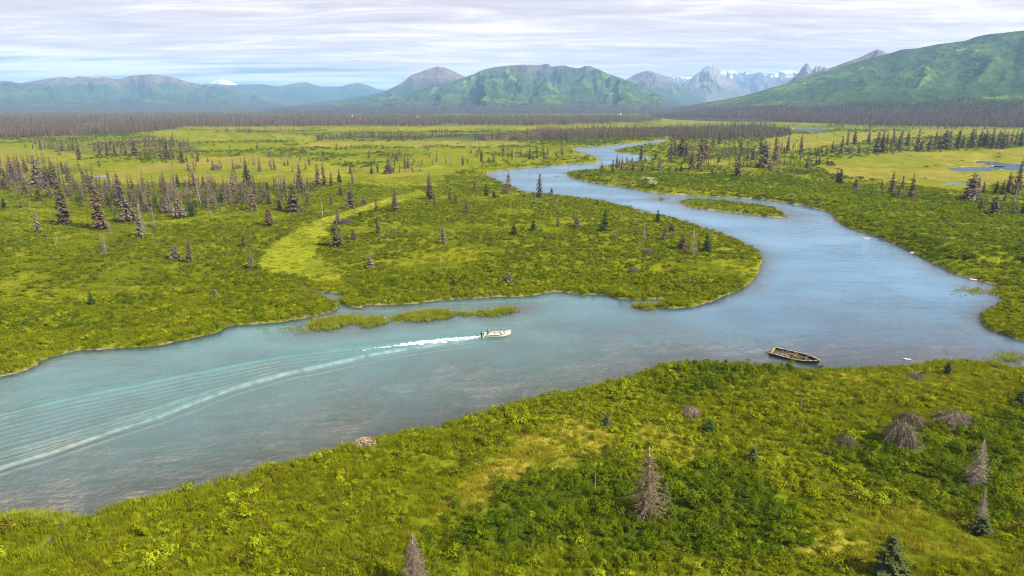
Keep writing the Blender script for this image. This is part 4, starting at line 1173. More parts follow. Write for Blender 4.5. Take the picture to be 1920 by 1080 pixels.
CL.append(('in the strip of trees on the left flats', 'spruces in the strip on the left flats', crop(0,260,6,[
    (290,50,100,'b'),(370,50,112,'b'),(460,10,115,'b'),(560,40,112,'b'),(700,0,140,'b'),(780,20,132,'n'),(830,0,140,'n'),(890,10,240,'b'),(1065,30,140,'n'),(1130,-10,182,'b'),(1210,0,190,'n'),(1300,0,185,'b'),(1370,30,172,'n'),(1420,20,182,'b'),(1520,0,190,'w'),(1580,120,212,'b'),(1640,130,220,'b'),(1120,230,320,'b')])))
CL.append(('at the right end of the left strip', 'spruces at the right end of the left strip', crop(300,260,6,[
    (20,90,225,'b'),(85,-20,232,'n'),(150,130,232,'b'),(200,160,235,'n'),(250,90,268,'b'),(300,160,262,'n'),(370,140,222,'n'),(430,130,260,'b'),(110,120,240,'n'),(-60,60,215,'b'),(540,210,262,'b')])))
CL.append(('in the open clumps past the middle meadow', 'spruces in the clumps past the middle meadow', crop(580,260,6,[
    (460,270,392,'b'),(600,260,370,'d'),(700,300,392,'g'),(770,240,382,'b'),(890,210,392,'w'),(918,210,380,'n'),(942,310,382,'g'),(1080,180,332,'b'),(1110,190,332,'b'),(985,160,252,'b'),(1020,90,192,'n'),(940,130,205,'b'),(1145,160,222,'b'),(1180,220,262,'b'),(1270,240,292,'b'),(735,210,282,'b'),(670,120,222,'b'),(400,230,292,'b')])))
CL.append(('far out on the flats before the back row', 'far spruces on the flats before the back row', crop(580,260,6,[
    (305,40,132,'n'),(420,50,132,'n'),(480,50,112,'b'),(150,140,192,'b'),(1350,150,202,'b'),(1335,80,142,'n'),(1590,140,302,'d'),(1730,190,302,'b'),(1780,220,272,'b'),(1820,120,165,'b')])+crop(860,220,6,[
    (255,340,505,'b'),(400,390,502,'b'),(340,440,502,'b'),(140,350,402,'n'),(40,440,532,'d')])))
CL.append(('on the inside of the far river loop', 'spruces on the inside of the far river loop', crop(860,220,6,[
    (500,280,432,'b'),(560,370,452,'b'),(600,350,462,'b'),(640,400,502,'d'),(700,340,442,'b'),(800,310,472,'b'),(840,400,482,'b'),(880,310,462,'n'),(960,360,472,'b'),(1000,330,422,'b'),(1100,350,432,'b'),(1170,350,422,'b'),(1270,360,402,'g')])))
CL.append(('on the peninsula inside the big bend', 'spruces on the peninsula', [
    (635,385,420,'b',-2),(631,408,463,'w',0),(709,400,440,'b',0),(694,473,503,'b',0),(742,420,441,'d',0),(831,420,457,'b',0),(827,478,504,'s',0),(740,349,397,'b',0),(706,367,397,'b',0),(676,396,408,'g',0)]+crop(580,260,6,[
    (1350,350,685,'b'),(1375,480,690,'n'),(1410,580,765,'b'),(1580,560,692,'b'),(1650,610,732,'b'),(1860,460,595,'b'),(1770,670,835,'b')])))
CL.append(('on the peninsula along the river', 'spruces along the river side of the peninsula', crop(860,220,6,[
    (310,740,882,'g'),(400,810,902,'g'),(565,580,812,'b'),(520,800,862,'h'),(905,610,905,'b'),(860,840,972,'b'),(1045,780,852,'g'),(1030,840,885,'h'),(1110,890,972,'d'),(1560,920,982,'g')])+[
    (1233,391,417,'g',0),(1246,416,452,'b',0),(1279,438,468,'w',0)]))
CL.append(('scattered over the right half of the peninsula', 'small spruces over the right half of the peninsula', [
    (963,415,441,'g',0),(1000,408,433,'g',0),(1046,402,424,'b',0),(1081,405,428,'h',0),(1132,390,434,'g',0),(1207,420,450,'d',0),(1259,418,435,'h',0),(1300,428,478,'d',0),(1325,434,472,'g',0),(1215,464,476,'h',0),(1131,468,491,'s',0),(1153,438,446,'h',0),(953,508,530,'h',0),(1187,500,512,'h',0),(848,538,548,'g',0),(850,522,536,'g',0)]))
CL.append(('standing alone on the left scrub', 'single trees on the left scrub', [
    (172,545,574,'g',0),(355,447,492,'b',0),(328,456,487,'h',0),(470,465,504,'b',0),(458,431,463,'b',0),(265,386,447,'b',0),(403,540,556,'h',0),(186,392,428,'d',0),(663,430,449,'h',0),(649,408,420,'h',0)]))
CL.append(('by the narrow inlet behind the spit', 'spruces by the narrow inlet', crop(1120,220,6,[
    (50,490,642,'b'),(170,460,642,'b'),(215,400,575,'n'),(245,450,562,'n'),(280,430,602,'b'),(330,430,492,'n'),(390,440,492,'n'),(400,500,605,'h'),(510,490,612,'h'),(490,300,485,'b'),(535,430,492,'g'),(655,370,475,'b'),(690,430,602,'b'),(600,300,360,'n'),(410,310,355,'n'),(560,310,350,'n')])))
CL.append(('in the stand right of the river bend', 'spruces in the stand right of the river bend', crop(1120,220,6,[
    (820,210,482,'b'),(870,210,442,'b'),(940,200,432,'w'),(1000,270,442,'b'),(1060,340,592,'b'),(1140,310,585,'b'),(1165,160,502,'b'),(1210,180,482,'n'),(1300,190,352,'b'),(1370,140,305,'b'),(1365,430,505,'g'),(805,530,605,'b'),(885,550,612,'g'),(940,510,612,'g'),(1290,560,642,'g'),(1330,580,642,'b'),(1190,550,652,'d'),(1460,300,432,'d')])))
CL.append(('in the clump behind the pale sand cut', 'spruces in the clump behind the right bank', crop(1380,220,6,[
    (15,380,672,'b'),(60,250,422,'b'),(130,310,462,'b'),(190,300,482,'b'),(275,200,420,'b'),(320,230,560,'w'),(275,450,572,'w'),(370,480,592,'b'),(440,200,482,'b'),(485,420,602,'d'),(540,320,375,'w'),(580,200,375,'b'),(640,270,352,'n'),(730,180,402,'b'),(830,300,402,'d'),(800,430,572,'w'),(900,430,535,'g'),(935,420,532,'b'),(1025,460,532,'g'),(1070,500,545,'h')])))
CL.append(('along the back of the right meadow', 'spruces along the back of the right meadow', crop(1380,220,6,[
    (915,330,422,'g'),(960,310,402,'b'),(1015,300,412,'b'),(1085,250,402,'b'),(1185,200,405,'b'),(1250,120,312,'b'),(1330,110,312,'b'),(1380,300,402,'h'),(1490,130,292,'b'),(1580,140,402,'b'),(1640,140,402,'b'),(1700,160,292,'b'),(1270,330,392,'h'),(1490,340,412,'b'),(1740,220,382,'n')])))
CL.append(('in the long row beyond the pond meadow', 'spruces in the long row beyond the pond', crop(1600,220,5.4,[
    (405,110,262,'b'),(462,140,322,'b'),(485,110,262,'n'),(545,110,292,'b'),(640,100,342,'n'),(690,190,332,'b'),(760,170,342,'n'),(790,160,302,'n'),(830,120,282,'b'),(860,130,322,'n'),(930,110,322,'w'),(970,100,312,'n'),(1050,100,312,'b'),(1105,160,312,'b')])))
CL.append(('in the right end of the long row', 'spruces in the right end of the long row', crop(1600,220,5.4,[
    (1180,100,312,'b'),(1215,110,302,'b'),(1270,110,302,'n'),(1300,150,300,'n'),(1335,110,302,'b'),(1400,100,312,'b'),(1450,110,312,'n'),(1480,130,300,'n'),(1510,120,322,'n'),(1550,130,302,'b'),(1600,110,252,'n'),(1640,120,282,'n'),(1690,100,292,'b'),(1365,150,290,'n')])))
CL.append(('standing out on the right meadow', 'spruces standing out on the right meadow', crop(1380,220,6,[
    (1130,575,752,'b'),(1165,565,755,'w'),(1340,670,822,'w'),(1640,700,792,'b'),(1745,600,852,'b'),(1870,630,802,'b'),(1832,750,905,'b'),(775,650,712,'s')])+crop(1600,220,5.4,[(590,560,812,'b')])))
CL.append(('in the grove at the right edge', 'spruces in the grove at the right edge', crop(1600,220,5.4,[
    (1185,530,842,'w'),(1260,590,742,'b'),(1315,640,762,'b'),(1440,630,772,'g'),(1500,620,782,'g'),(1530,740,852,'b'),(1280,790,952,'b'),(1415,760,992,'w'),(1640,410,782,'b'),(1612,650,985,'d'),(1715,780,992,'b'),(1570,540,762,'b')])))
ORD = ['first', 'second', 'third', 'fourth', 'fifth', 'sixth', 'seventh', 'eighth', 'ninth', 'tenth', 'eleventh', 'twelfth', 'thirteenth', 'fourteenth', 'fifteenth', 'sixteenth', 'seventeenth', 'eighteenth', 'nineteenth', 'twentieth']
BROWN = [(0.160, 0.116, 0.078), (0.130, 0.096, 0.066), (0.188, 0.148, 0.108), (0.138, 0.120, 0.068), (0.125, 0.086, 0.060), (0.092, 0.090, 0.040)]
GREENS = [(0.028, 0.050, 0.016), (0.040, 0.062, 0.018), (0.030, 0.055, 0.030)]
GREY = [(0.16, 0.13, 0.105), (0.13, 0.105, 0.085), (0.19, 0.16, 0.135)]
def stand_tree(px, pt, pb, kk, lean, label, group, cat=None, colour=None, width=None):
    q = rnd
    x, y, z = (v[0] for v in on_ground(px, pb))
    dist = math.hypot(x, y)
    # height whose top is seen at pt
    dv = (540-pt)/FPX; t = y/(CP+dv*SP); top = CAM_H+t*(-SP+dv*CP)
    h = max(0.6, top-z)
    kind = K[kk]
    tm, cm = q.choice(VAR[kind])
    e = bpy.data.objects.new(NAME[kk], None); COL.objects.link(e)
    e.empty_display_size = 0.3
    e.location = (x, y, z-0.05)
    e.rotation_euler = (math.radians(q.uniform(-2.5, 2.5)), math.radians(lean+q.uniform(-2, 2)), 0)
    if kind == 'heap':
        w = width if width else h*q.uniform(0.75, 1.0)
        sc_ = (w, w, h)
    else:
        s = h/10.0; wf = max(1.0, min(2.1, (9.0/h)**0.5))*q.uniform(.85, 1.25)
        if kind == 'pole': wf = 1.0
        if width: wf = width/(h*0.34)
        sc_ = (s*wf, s*wf, s)
    rz = q.random()*6.283
    for nm, m in (('trunk', tm), ('crown', cm)):
        o = bpy.data.objects.new(nm, m); COL.objects.link(o); o.parent = e
        o.scale = sc_; o.rotation_euler = (0, 0, rz)
        if colour is not None: c = colour
        elif kind == 'green': c = q.choice(GREENS)
        elif kind in ('bare', 'pole', 'heap', 'near'): c = q.choice(GREY) if kind != 'heap' else (0.13, 0.10, 0.085)
        else: c = q.choice(BROWN)
        v = q.uniform(.85, 1.15); o.color = (c[0]*v, c[1]*v, c[2]*v, 1)
    tag(e, label, cat or ('dead brush' if kind == 'heap' else 'snag' if kind == 'pole' else 'tree'), group)
    return e
for phrase, group, trees in CL:
    by = {}
    trees = [(a, b, c, 'w' if d == 'h' and c-b > 13 else d, e) for a, b, c, d, e in trees]
    for tr in sorted(trees, key=lambda r: r[0]): by.setdefault(tr[3], []).append(tr)
    for kk, lst in by.items():
        for i, (px, pt, pb, k_, ln) in enumerate(lst):
            look = LOOK[kk]
            if len(lst) == 1: lab = 'only %s %s' % (look, phrase)
            elif i == len(lst)-1 and len(lst) > 2: lab = 'last %s from the left %s' % (look, phrase)
            else: lab = '%s %s from the left %s' % (ORD[i], look, phrase)
            stand_tree(px, pt, pb, k_, ln, lab, group)

# trees of the near bank, each its own
NEARG = 'dead and young trees on the near bank'
stand_tree(1215, 838, 968, 'e', 0, 'tall bare brown dead spruce standing alone on the near bank', NEARG, colour=(0.170, 0.122, 0.080), width=5.3)
stand_tree(778, 1000, 1105, 'e', 0, 'bare brown dead spruce cut by the bottom edge of the picture', NEARG, colour=(0.17, 0.125, 0.10), width=3.8)
stand_tree(1826, 822, 908, 'e', 0, 'drooping grey dead spruce on the near bank right of the brush heap', NEARG, colour=(0.185, 0.152, 0.118), width=3.6)
stand_tree(1838, 912, 985, 'e', 2, 'thin pale dead spruce below the drooping grey one', NEARG, colour=(0.23, 0.195, 0.155), width=1.9)
stand_tree(1686, 792, 834, 'h', 0, 'largest grey brush heap on the near bank, a collapsed dead spruce', NEARG, width=2.6, colour=(0.150, 0.122, 0.092))
stand_tree(1706, 776, 795, 'h', 0, 'brown brush heap just behind the largest grey one', NEARG, width=2.3, colour=(0.120, 0.088, 0.062))
stand_tree(1787, 772, 794, 'h', 0, 'low wide grey brush heap nearest the water at the right', NEARG, width=2.8, colour=(0.155, 0.128, 0.098))
stand_tree(1585, 816, 836, 'h', 0, 'small dim grey brush heap left of the largest one', NEARG, width=1.5, colour=(0.10, 0.085, 0.06))
stand_tree(1296, 762, 777, 'h', 0, 'small reddish brown dead bush on the near bank', NEARG, width=1.7, colour=(0.20, 0.135, 0.10))
stand_tree(1501, 741, 766, 's', 0, 'small pale broken snag between the boat wreck and the brush heaps', NEARG, width=0.9, colour=(0.4, 0.37, 0.34))
stand_tree(1717, 699, 710, 'h', 0, 'grey dead bush near the water at the right', NEARG, width=1.6, colour=(0.14, 0.12, 0.09))
stand_tree(1668, 1000, 1078, 'g', 0, 'young green spruce at the bottom right of the near bank', NEARG, colour=(0.052, 0.068, 0.022), width=3.4)
stand_tree(1840, 968, 1000, 'g', 0, 'dark green sapling at the foot of the thin pale dead spruce', NEARG, colour=(0.055, 0.070, 0.024), width=2.4)
stand_tree(1246, 900, 945, 'g', 0, 'pale green sapling beside the tall bare spruce', NEARG, colour=(0.075, 0.100, 0.030), width=1.7)
stand_tree(1137, 776, 798, 'g', 0, 'tiny bluish green sapling near the bank edge', NEARG, colour=(0.045, 0.075, 0.045), width=1.5)
stand_tree(1330, 784, 808, 'g', 0, 'tiny green sapling right of the reddish dead bush', NEARG, colour=(0.040, 0.075, 0.022), width=1.7)
stand_tree(1410, 835, 868, 'g', 0, 'pale green sapling between the tall bare spruce and the brush heaps', NEARG, colour=(0.065, 0.095, 0.026), width=2.0)
stand_tree(1116, 888, 917, 's', 0, 'tiny grey dead sapling on the yellow grass', NEARG, colour=(0.19, 0.16, 0.11), width=1.0)
stand_tree(1776, 676, 702, 'g', 0, 'green sapling at the water edge right of the grey bush', NEARG, colour=(0.050, 0.080, 0.016), width=2.0)
stand_tree(1913, 730, 760, 'g', 0, 'dark bluish spruce at the right edge of the near bank', NEARG, colour=(0.045, 0.062, 0.026), width=2.0)

# ------------------------------------------------------------------ sticks, stump, driftwood, stones
def at(px, py, z=None):
    if z is None:
        a, b, c = on_ground(px, py); return Vector((a[0], b[0], c[0]))
    a, b = ground_pt(px, py, z); return Vector((float(a), float(b), z))
M_STICK = simple('bare_sticks', (0.30, 0.21, 0.15), 0.9, var=0.4, scale=5)
M_DRIFT = simple('bleached_driftwood', (0.46, 0.41, 0.34), 0.85, var=0.2, scale=8)
def stick_pile():
    q = random.Random(5)
    e = bpy.data.objects.new('stick_pile', None); COL.objects.link(e); e.location = at(684, 833)+Vector((0, 0, -0.15))
    for i in range(70):
        m = MB(); a = q.random()*6.283; r = 1.7*math.sqrt(q.random()); L = q.uniform(.5, 1.5)
        c = Vector((r*math.cos(a), r*math.sin(a)*0.8, 0.75*(1-(r/1.9)**2)+q.uniform(0, .12)))
        d = Vector((q.gauss(0, 1), q.gauss(0, 1), q.gauss(0, .22))).normalized()
        m.tube([c-d*L/2, c+Vector((0, 0, q.uniform(0, .06))), c+d*L/2], [0.05, 0.045, 0.03], 5)
        obj('stick', m.mesh('stick', True), M_STICK, e)
    m = MB()
    n = 14
    for i in range(n):
        for j in range(4):
            pass
    ring = [[Vector((1.75*k*math.cos(6.283*i/n), 1.4*k*math.sin(6.283*i/n), 0.68*(1-k*k)+0.05*q.uniform(-1, 1))) for i in range(n)] for k in (1.0, 0.7, 0.35)]
    for a, b in ((0, 1), (1, 2)):
        for i in range(n): m.quad(ring[a][i], ring[a][(i+1) % n], ring[b][(i+1) % n], ring[b][i])
    for i in range(n): m.tri(ring[2][i], ring[2][(i+1) % n], (0, 0, 0.75))
    obj('mud_mound', m.mesh('mud_mound'), simple('mud', (0.13, 0.09, 0.06), 0.95), e)
    tag(e, 'brown pile of sticks and mud on the near bank at the water', 'stick pile')
stick_pile()
def log_thing(name, label, px, py, L, r, ang, z=0.05, mat=None, knob=0, group=None):
    m = MB(); q = random.Random(int(px))
    d = Vector((math.cos(ang), math.sin(ang), 0)); s = Vector((-d.y, d.x, 0))
    pts = [d*L*(u-.5)+s*math.sin(u*4+px)*0.05*L+Vector((0, 0, 0.02*q.gauss(0, 1))) for u in np.linspace(0, 1, 7)]
    m.tube(pts, [r*k for k in (0.7, 1, .95, .9, .8, .65, .4)], 8)
    for i in range(knob):
        p = pts[q.randint(1, 5)]; b = (s*q.choice((-1, 1))+Vector((0, 0, .5))+d*q.uniform(-.5, .5)).normalized()
        m.tube([p, p+b*L*0.12], [r*.45, r*.2], 5)
    o = obj(name, m.mesh(name, True), mat or M_DRIFT); o.location = at(px, py, 0.0 if z is not None else None)+Vector((0, 0, z or 0.1))
    tag(o, label, 'driftwood', group)
log_thing('driftwood_log', 'white driftwood log floating off the right bank', 1624, 447, 3.6, 0.2, 0.1, 0.08, knob=2, group='driftwood in the river')
log_thing('driftwood_log', 'short white driftwood log against the right bank', 1711, 474, 2.2, 0.24, 0.2, 0.08, knob=1, group='driftwood in the river')
log_thing('driftwood_log', 'white driftwood root at the tip of the right bank', 1824, 525, 2.0, 0.28, -0.3, 0.1, knob=4, group='driftwood in the river')
log_thing('driftwood_log', 'small pale snag in the water right of the boat wreck', 1700, 674, 1.5, 0.17, -0.35, 0.08, knob=2, group='driftwood in the river')
log_thing('driftwood_log', 'small white stump on the near bank above the yellow grass', 1148, 738, 0.9, 0.25, 1.2, None, knob=3)
def rock(label, px, py, size, z, mat, name='rock'):
    bm = bmesh.new(); bmesh.ops.create_icosphere(bm, subdivisions=3, radius=1.0)
    q = random.Random(int(px*7))
    ph = [q.random()*6 for _ in range(6)]
    for v in bm.verts:
        k = 1+0.16*math.sin(v.co.x*3+ph[0])+0.13*math.sin(v.co.y*4+ph[1])+0.1*math.sin(v.co.z*5+ph[2]+v.co.x*2)
        v.co = Vector((v.co.x*k*size[0], v.co.y*k*size[1], v.co.z*k*size[2]))
    me = bpy.data.meshes.new(name); bm.to_mesh(me); bm.free()
    o = obj(name, me, mat); o.location = at(px, py, 0.0)+Vector((0, 0, z)); tag(o, label, 'rock')
M_ROCK = simple('river_rock', (0.11, 0.10, 0.085), 0.9, var=0.35, scale=2)
rock('dark low rock breaking the surface in the far river loop', 1045, 331, (2.0, 1.2, 0.55), 0.0, M_ROCK)

# ------------------------------------------------------------------ the motorboat
def hull_sections(L, B, n, sheer, keel, bowfull=0.62, transom=0.86):
    """stations from stern (x=-L/2) to bow: half breadths and heights"""
    S = []
    for i in range(n):
        u = i/(n-1); x = -L/2+L*u
        k = transom+(1-transom)*min(1, u/0.35) if u < bowfull else max(0.0, 1-((u-bowfull)/(1-bowfull))**2.0)
        hb = B/2*k
        zk = keel+(0.55*(sheer-keel))*max(0, (u-0.68)/0.32)**2
        zs = sheer+0.30*(sheer-keel)*max(0, (u-0.45)/0.55)**2
        S.append((x, hb, zk, zs))
    return S
def hull_mesh(S, inset=0.0, floor=None):
    rows = []
    for x, hb, zk, zs in S:
        h = max(hb-inset, 0.01); zk2 = zk+inset if floor is None else max(floor, zk+inset)
        row = [(x, -h, zs), (x, -h*0.97, zk2+(zs-zk2)*.55), (x, -h*0.82, zk2+(zs-zk2)*.12), (x, 0, zk2), (x, h*0.82, zk2+(zs-zk2)*.12), (x, h*0.97, zk2+(zs-zk2)*.55), (x, h, zs)]
        rows.append(row)
    v = np.array(rows).reshape(-1, 3); f = grid_faces(len(rows), 7)
    return v, f
def hull_shell(name, S, th, mat):
    vo, fo = hull_mesh(S); vi, fi = hull_mesh(S, th)
    n = len(vo); faces = [tuple(q) for q in fo]+[tuple(q[::-1]+n) for q in fi]
    for i in range(len(S)-1):
        for j in (0, 6):
            a, b = i*7+j, (i+1)*7+j
            faces.append((a, b, b+n, a+n) if j == 6 else (b, a, a+n, b+n))
    faces.append(tuple(range(7))); faces.append(tuple(n+k for k in reversed(range(7))))
    flat = [int(i) for q in faces for i in q]
    me = mesh_np(name, np.vstack([vo, vi]), flat, [len(q) for q in faces], False)
    me.materials.append(mat); return me
M_HULL = simple('painted_hull', (0.56, 0.55, 0.40), 0.45, var=0.06, scale=2)
M_WHITE = simple('white_paint', (0.80, 0.80, 0.78), 0.4, var=0.05)
M_ALU = simple('boat_interior', (0.40, 0.38, 0.30), 0.5, var=0.12)
M_BLACK = simple('black_plastic', (0.02, 0.02, 0.022), 0.45)
M_RED = simple('red_plastic', (0.55, 0.10, 0.05), 0.45)
M_SEAT = simple('seat_vinyl', (0.42, 0.41, 0.36), 0.6)
A = at(906, 631, 0.0); Bp = at(957, 629, 0.0)
axis = (Bp-A); BL = 6.0
boat = bpy.data.objects.new('motorboat', None); COL.objects.link(boat)
boat.location = (A+Bp)/2+Vector((0, 0, 0.0))
bang = math.atan2(axis.y, axis.x)*0.6
boat.rotation_euler = (0, math.radians(-2.5), bang)
S = hull_sections(BL, 2.0, 18, 0.62, -0.18, 0.5, 0.9)
obj('hull', hull_shell('hull', S, 0.05, M_HULL), None, boat)
m = MB()
for sgn in (-1, 1):
    m.tube([(x, sgn*(hb-0.02), zs+0.02) for x, hb, zk, zs in S], [0.035]*len(S), 6)
obj('gunwale', m.mesh('gunwale', True), M_WHITE, boat)
m = MB()
fl = [(x, max(hb-0.16, 0.02)) for x, hb, zk, zs in S if x < 2.1]
for i in range(len(fl)-1):
    (x0, h0), (x1, h1) = fl[i], fl[i+1]
    m.quad((x0, -h0, 0.12), (x1, -h1, 0.12), (x1, h1, 0.12), (x0, h0, 0.12))
obj('floor_deck', m.mesh('floor_deck'), M_ALU, boat)
m = MB(); m.box((-1.9, .12, .62), (.2, .22, .035)); m.tube([(-1.9, .12, .38), (-1.9, .12, .60)], [.06, .06], 8)
obj('raised_seat', m.mesh('raised_seat'), M_BLACK, boat)
m = MB()
dk = [(x, max(hb-0.03, 0.01), zs) for x, hb, zk, zs in S if x > 1.6]
for i in range(len(dk)-1):
    (x0, h0, z0), (x1, h1, z1) = dk[i], dk[i+1]
    m.quad((x0, -h0, z0), (x1, -h1, z1), (x1, 0, z1+.05), (x0, 0, z0+.05)); m.quad((x0, 0, z0+.05), (x1, 0, z1+.05), (x1, h1, z1), (x0, h0, z0))
x0, h0, z0 = dk[0]
m.quad((x0, -h0*.9, 0.1), (x0, h0*.9, 0.1), (x0, h0, z0), (x0, -h0, z0))
obj('bow_deck', m.mesh('bow_deck'), M_WHITE, boat)
for bx_ in (-1.9, -0.2, 1.0):
    m = MB(); m.box((bx_, 0, 0.38), (0.17, 0.86 if bx_ < 0.9 else 0.8, 0.03)); m.box((bx_, 0, 0.24), (0.13, 0.7, 0.11))
    obj('bench', m.mesh('bench'), M_SEAT, boat)
m = MB(); m.box((-BL/2+0.03, 0, 0.26), (0.035, 0.86, 0.36)); obj('transom', m.mesh('transom'), M_HULL, boat)
# bow rail
m = MB()
for sgn in (-1, 1):
    rail = [(x, sgn*max(hb-0.05, 0.02), zs+0.30) for x, hb, zk, zs in S if x > 1.5]
    m.tube(rail, [0.022]*len(rail), 5)
    for p in rail[::2]: m.tube([(p[0], p[1], p[2]-0.30), p], [0.02, 0.02], 5)
obj('bow_rail', m.mesh('bow_rail', True), M_WHITE, boat)
m = MB(); m.tube([(-BL/2-0.25, 0, 0.66), (-BL/2-0.25, 0, 0.82), (-BL/2-0.24, 0, 1.08), (-BL/2-0.22, 0, 1.14)], [0.17, 0.23, 0.2, 0.1], 10)
mo = obj('outboard_motor', m.mesh('outboard_motor', True), M_BLACK, boat)
m = MB(); m.tube([(-BL/2-0.25, 0, 0.66), (-BL/2-0.27, 0, -0.35)], [0.1, 0.07], 8); m.box((-BL/2-0.08, 0, 0.55), (0.14, 0.12, 0.12)); m.box((-BL/2-0.30, 0, -0.28), (0.22, 0.11, 0.015))
obj('motor_leg', m.mesh('motor_leg', True), M_BLACK, mo)
m = MB(); m.tube([(-BL/2-0.1, 0, 0.86), (-BL/2+0.55, 0.10, 0.92)], [0.03, 0.024], 6); obj('tiller', m.mesh('tiller', True), M_BLACK, mo)
tag(boat, 'small cream open motorboat speeding along the river with a white wake', 'motorboat')
def boat_item(name, label, cat, loc, build, mat):
    m = MB(); build(m)
    o = obj(name, m.mesh(name), mat); 
    M = Matrix.Translation(boat.location) @ boat.rotation_euler.to_matrix().to_4x4()
    o.matrix_world = M @ Matrix.Translation(Vector(loc))
    tag(o, label, cat)
    return o
def can(m):
    m.box((0, 0, 0.17), (0.24, 0.15, 0.17)); m.tube([(0.1, 0, 0.34), (0.1, 0, 0.40)], [0.05, 0.05], 8); m.tube([(-0.16, 0, 0.34), (-0.14, 0, .42), (0.0, 0, 0.42), (0.02, 0, 0.34)], [0.02]*4, 5)
boat_item('fuel_can', 'red fuel can in the stern of the motorboat', 'fuel can', (-1.25, -0.45, 0.125), can, M_RED)
boat_item('fuel_can', 'second red fuel can just ahead of the stern one', 'fuel can', (-0.65, -0.42, 0.125), can, M_RED)
def bag(m):
    m.tube([(-.28, 0, .16), (-.2, 0, .17), (.2, 0, .18), (.28, 0, .16)], [.09, .17, .17, .08], 9); m.tube([(-.1, 0, .33), (0, 0, .42), (.1, 0, .33)], [.018]*3, 5)
boat_item('duffel_bag', 'dark duffel bag on the motorboat floor amidships', 'bag', (0.45, -0.35, 0.125), bag, M_BLACK)
boat_item('duffel_bag', 'dark duffel bag beside the stern seat of the motorboat', 'bag', (-2.35, -0.35, 0.125), bag, M_BLACK)
def crate(m):
    m.box((0, 0, .15), (.26, .2, .15)); m.box((0, 0, .33), (.28, .22, .03))
boat_item('cooler_box', 'small reddish cooler box behind the bow deck of the motorboat', 'cooler', (1.36, -0.2, 0.125), crate, simple('cooler', (0.35, 0.13, 0.09), .5))

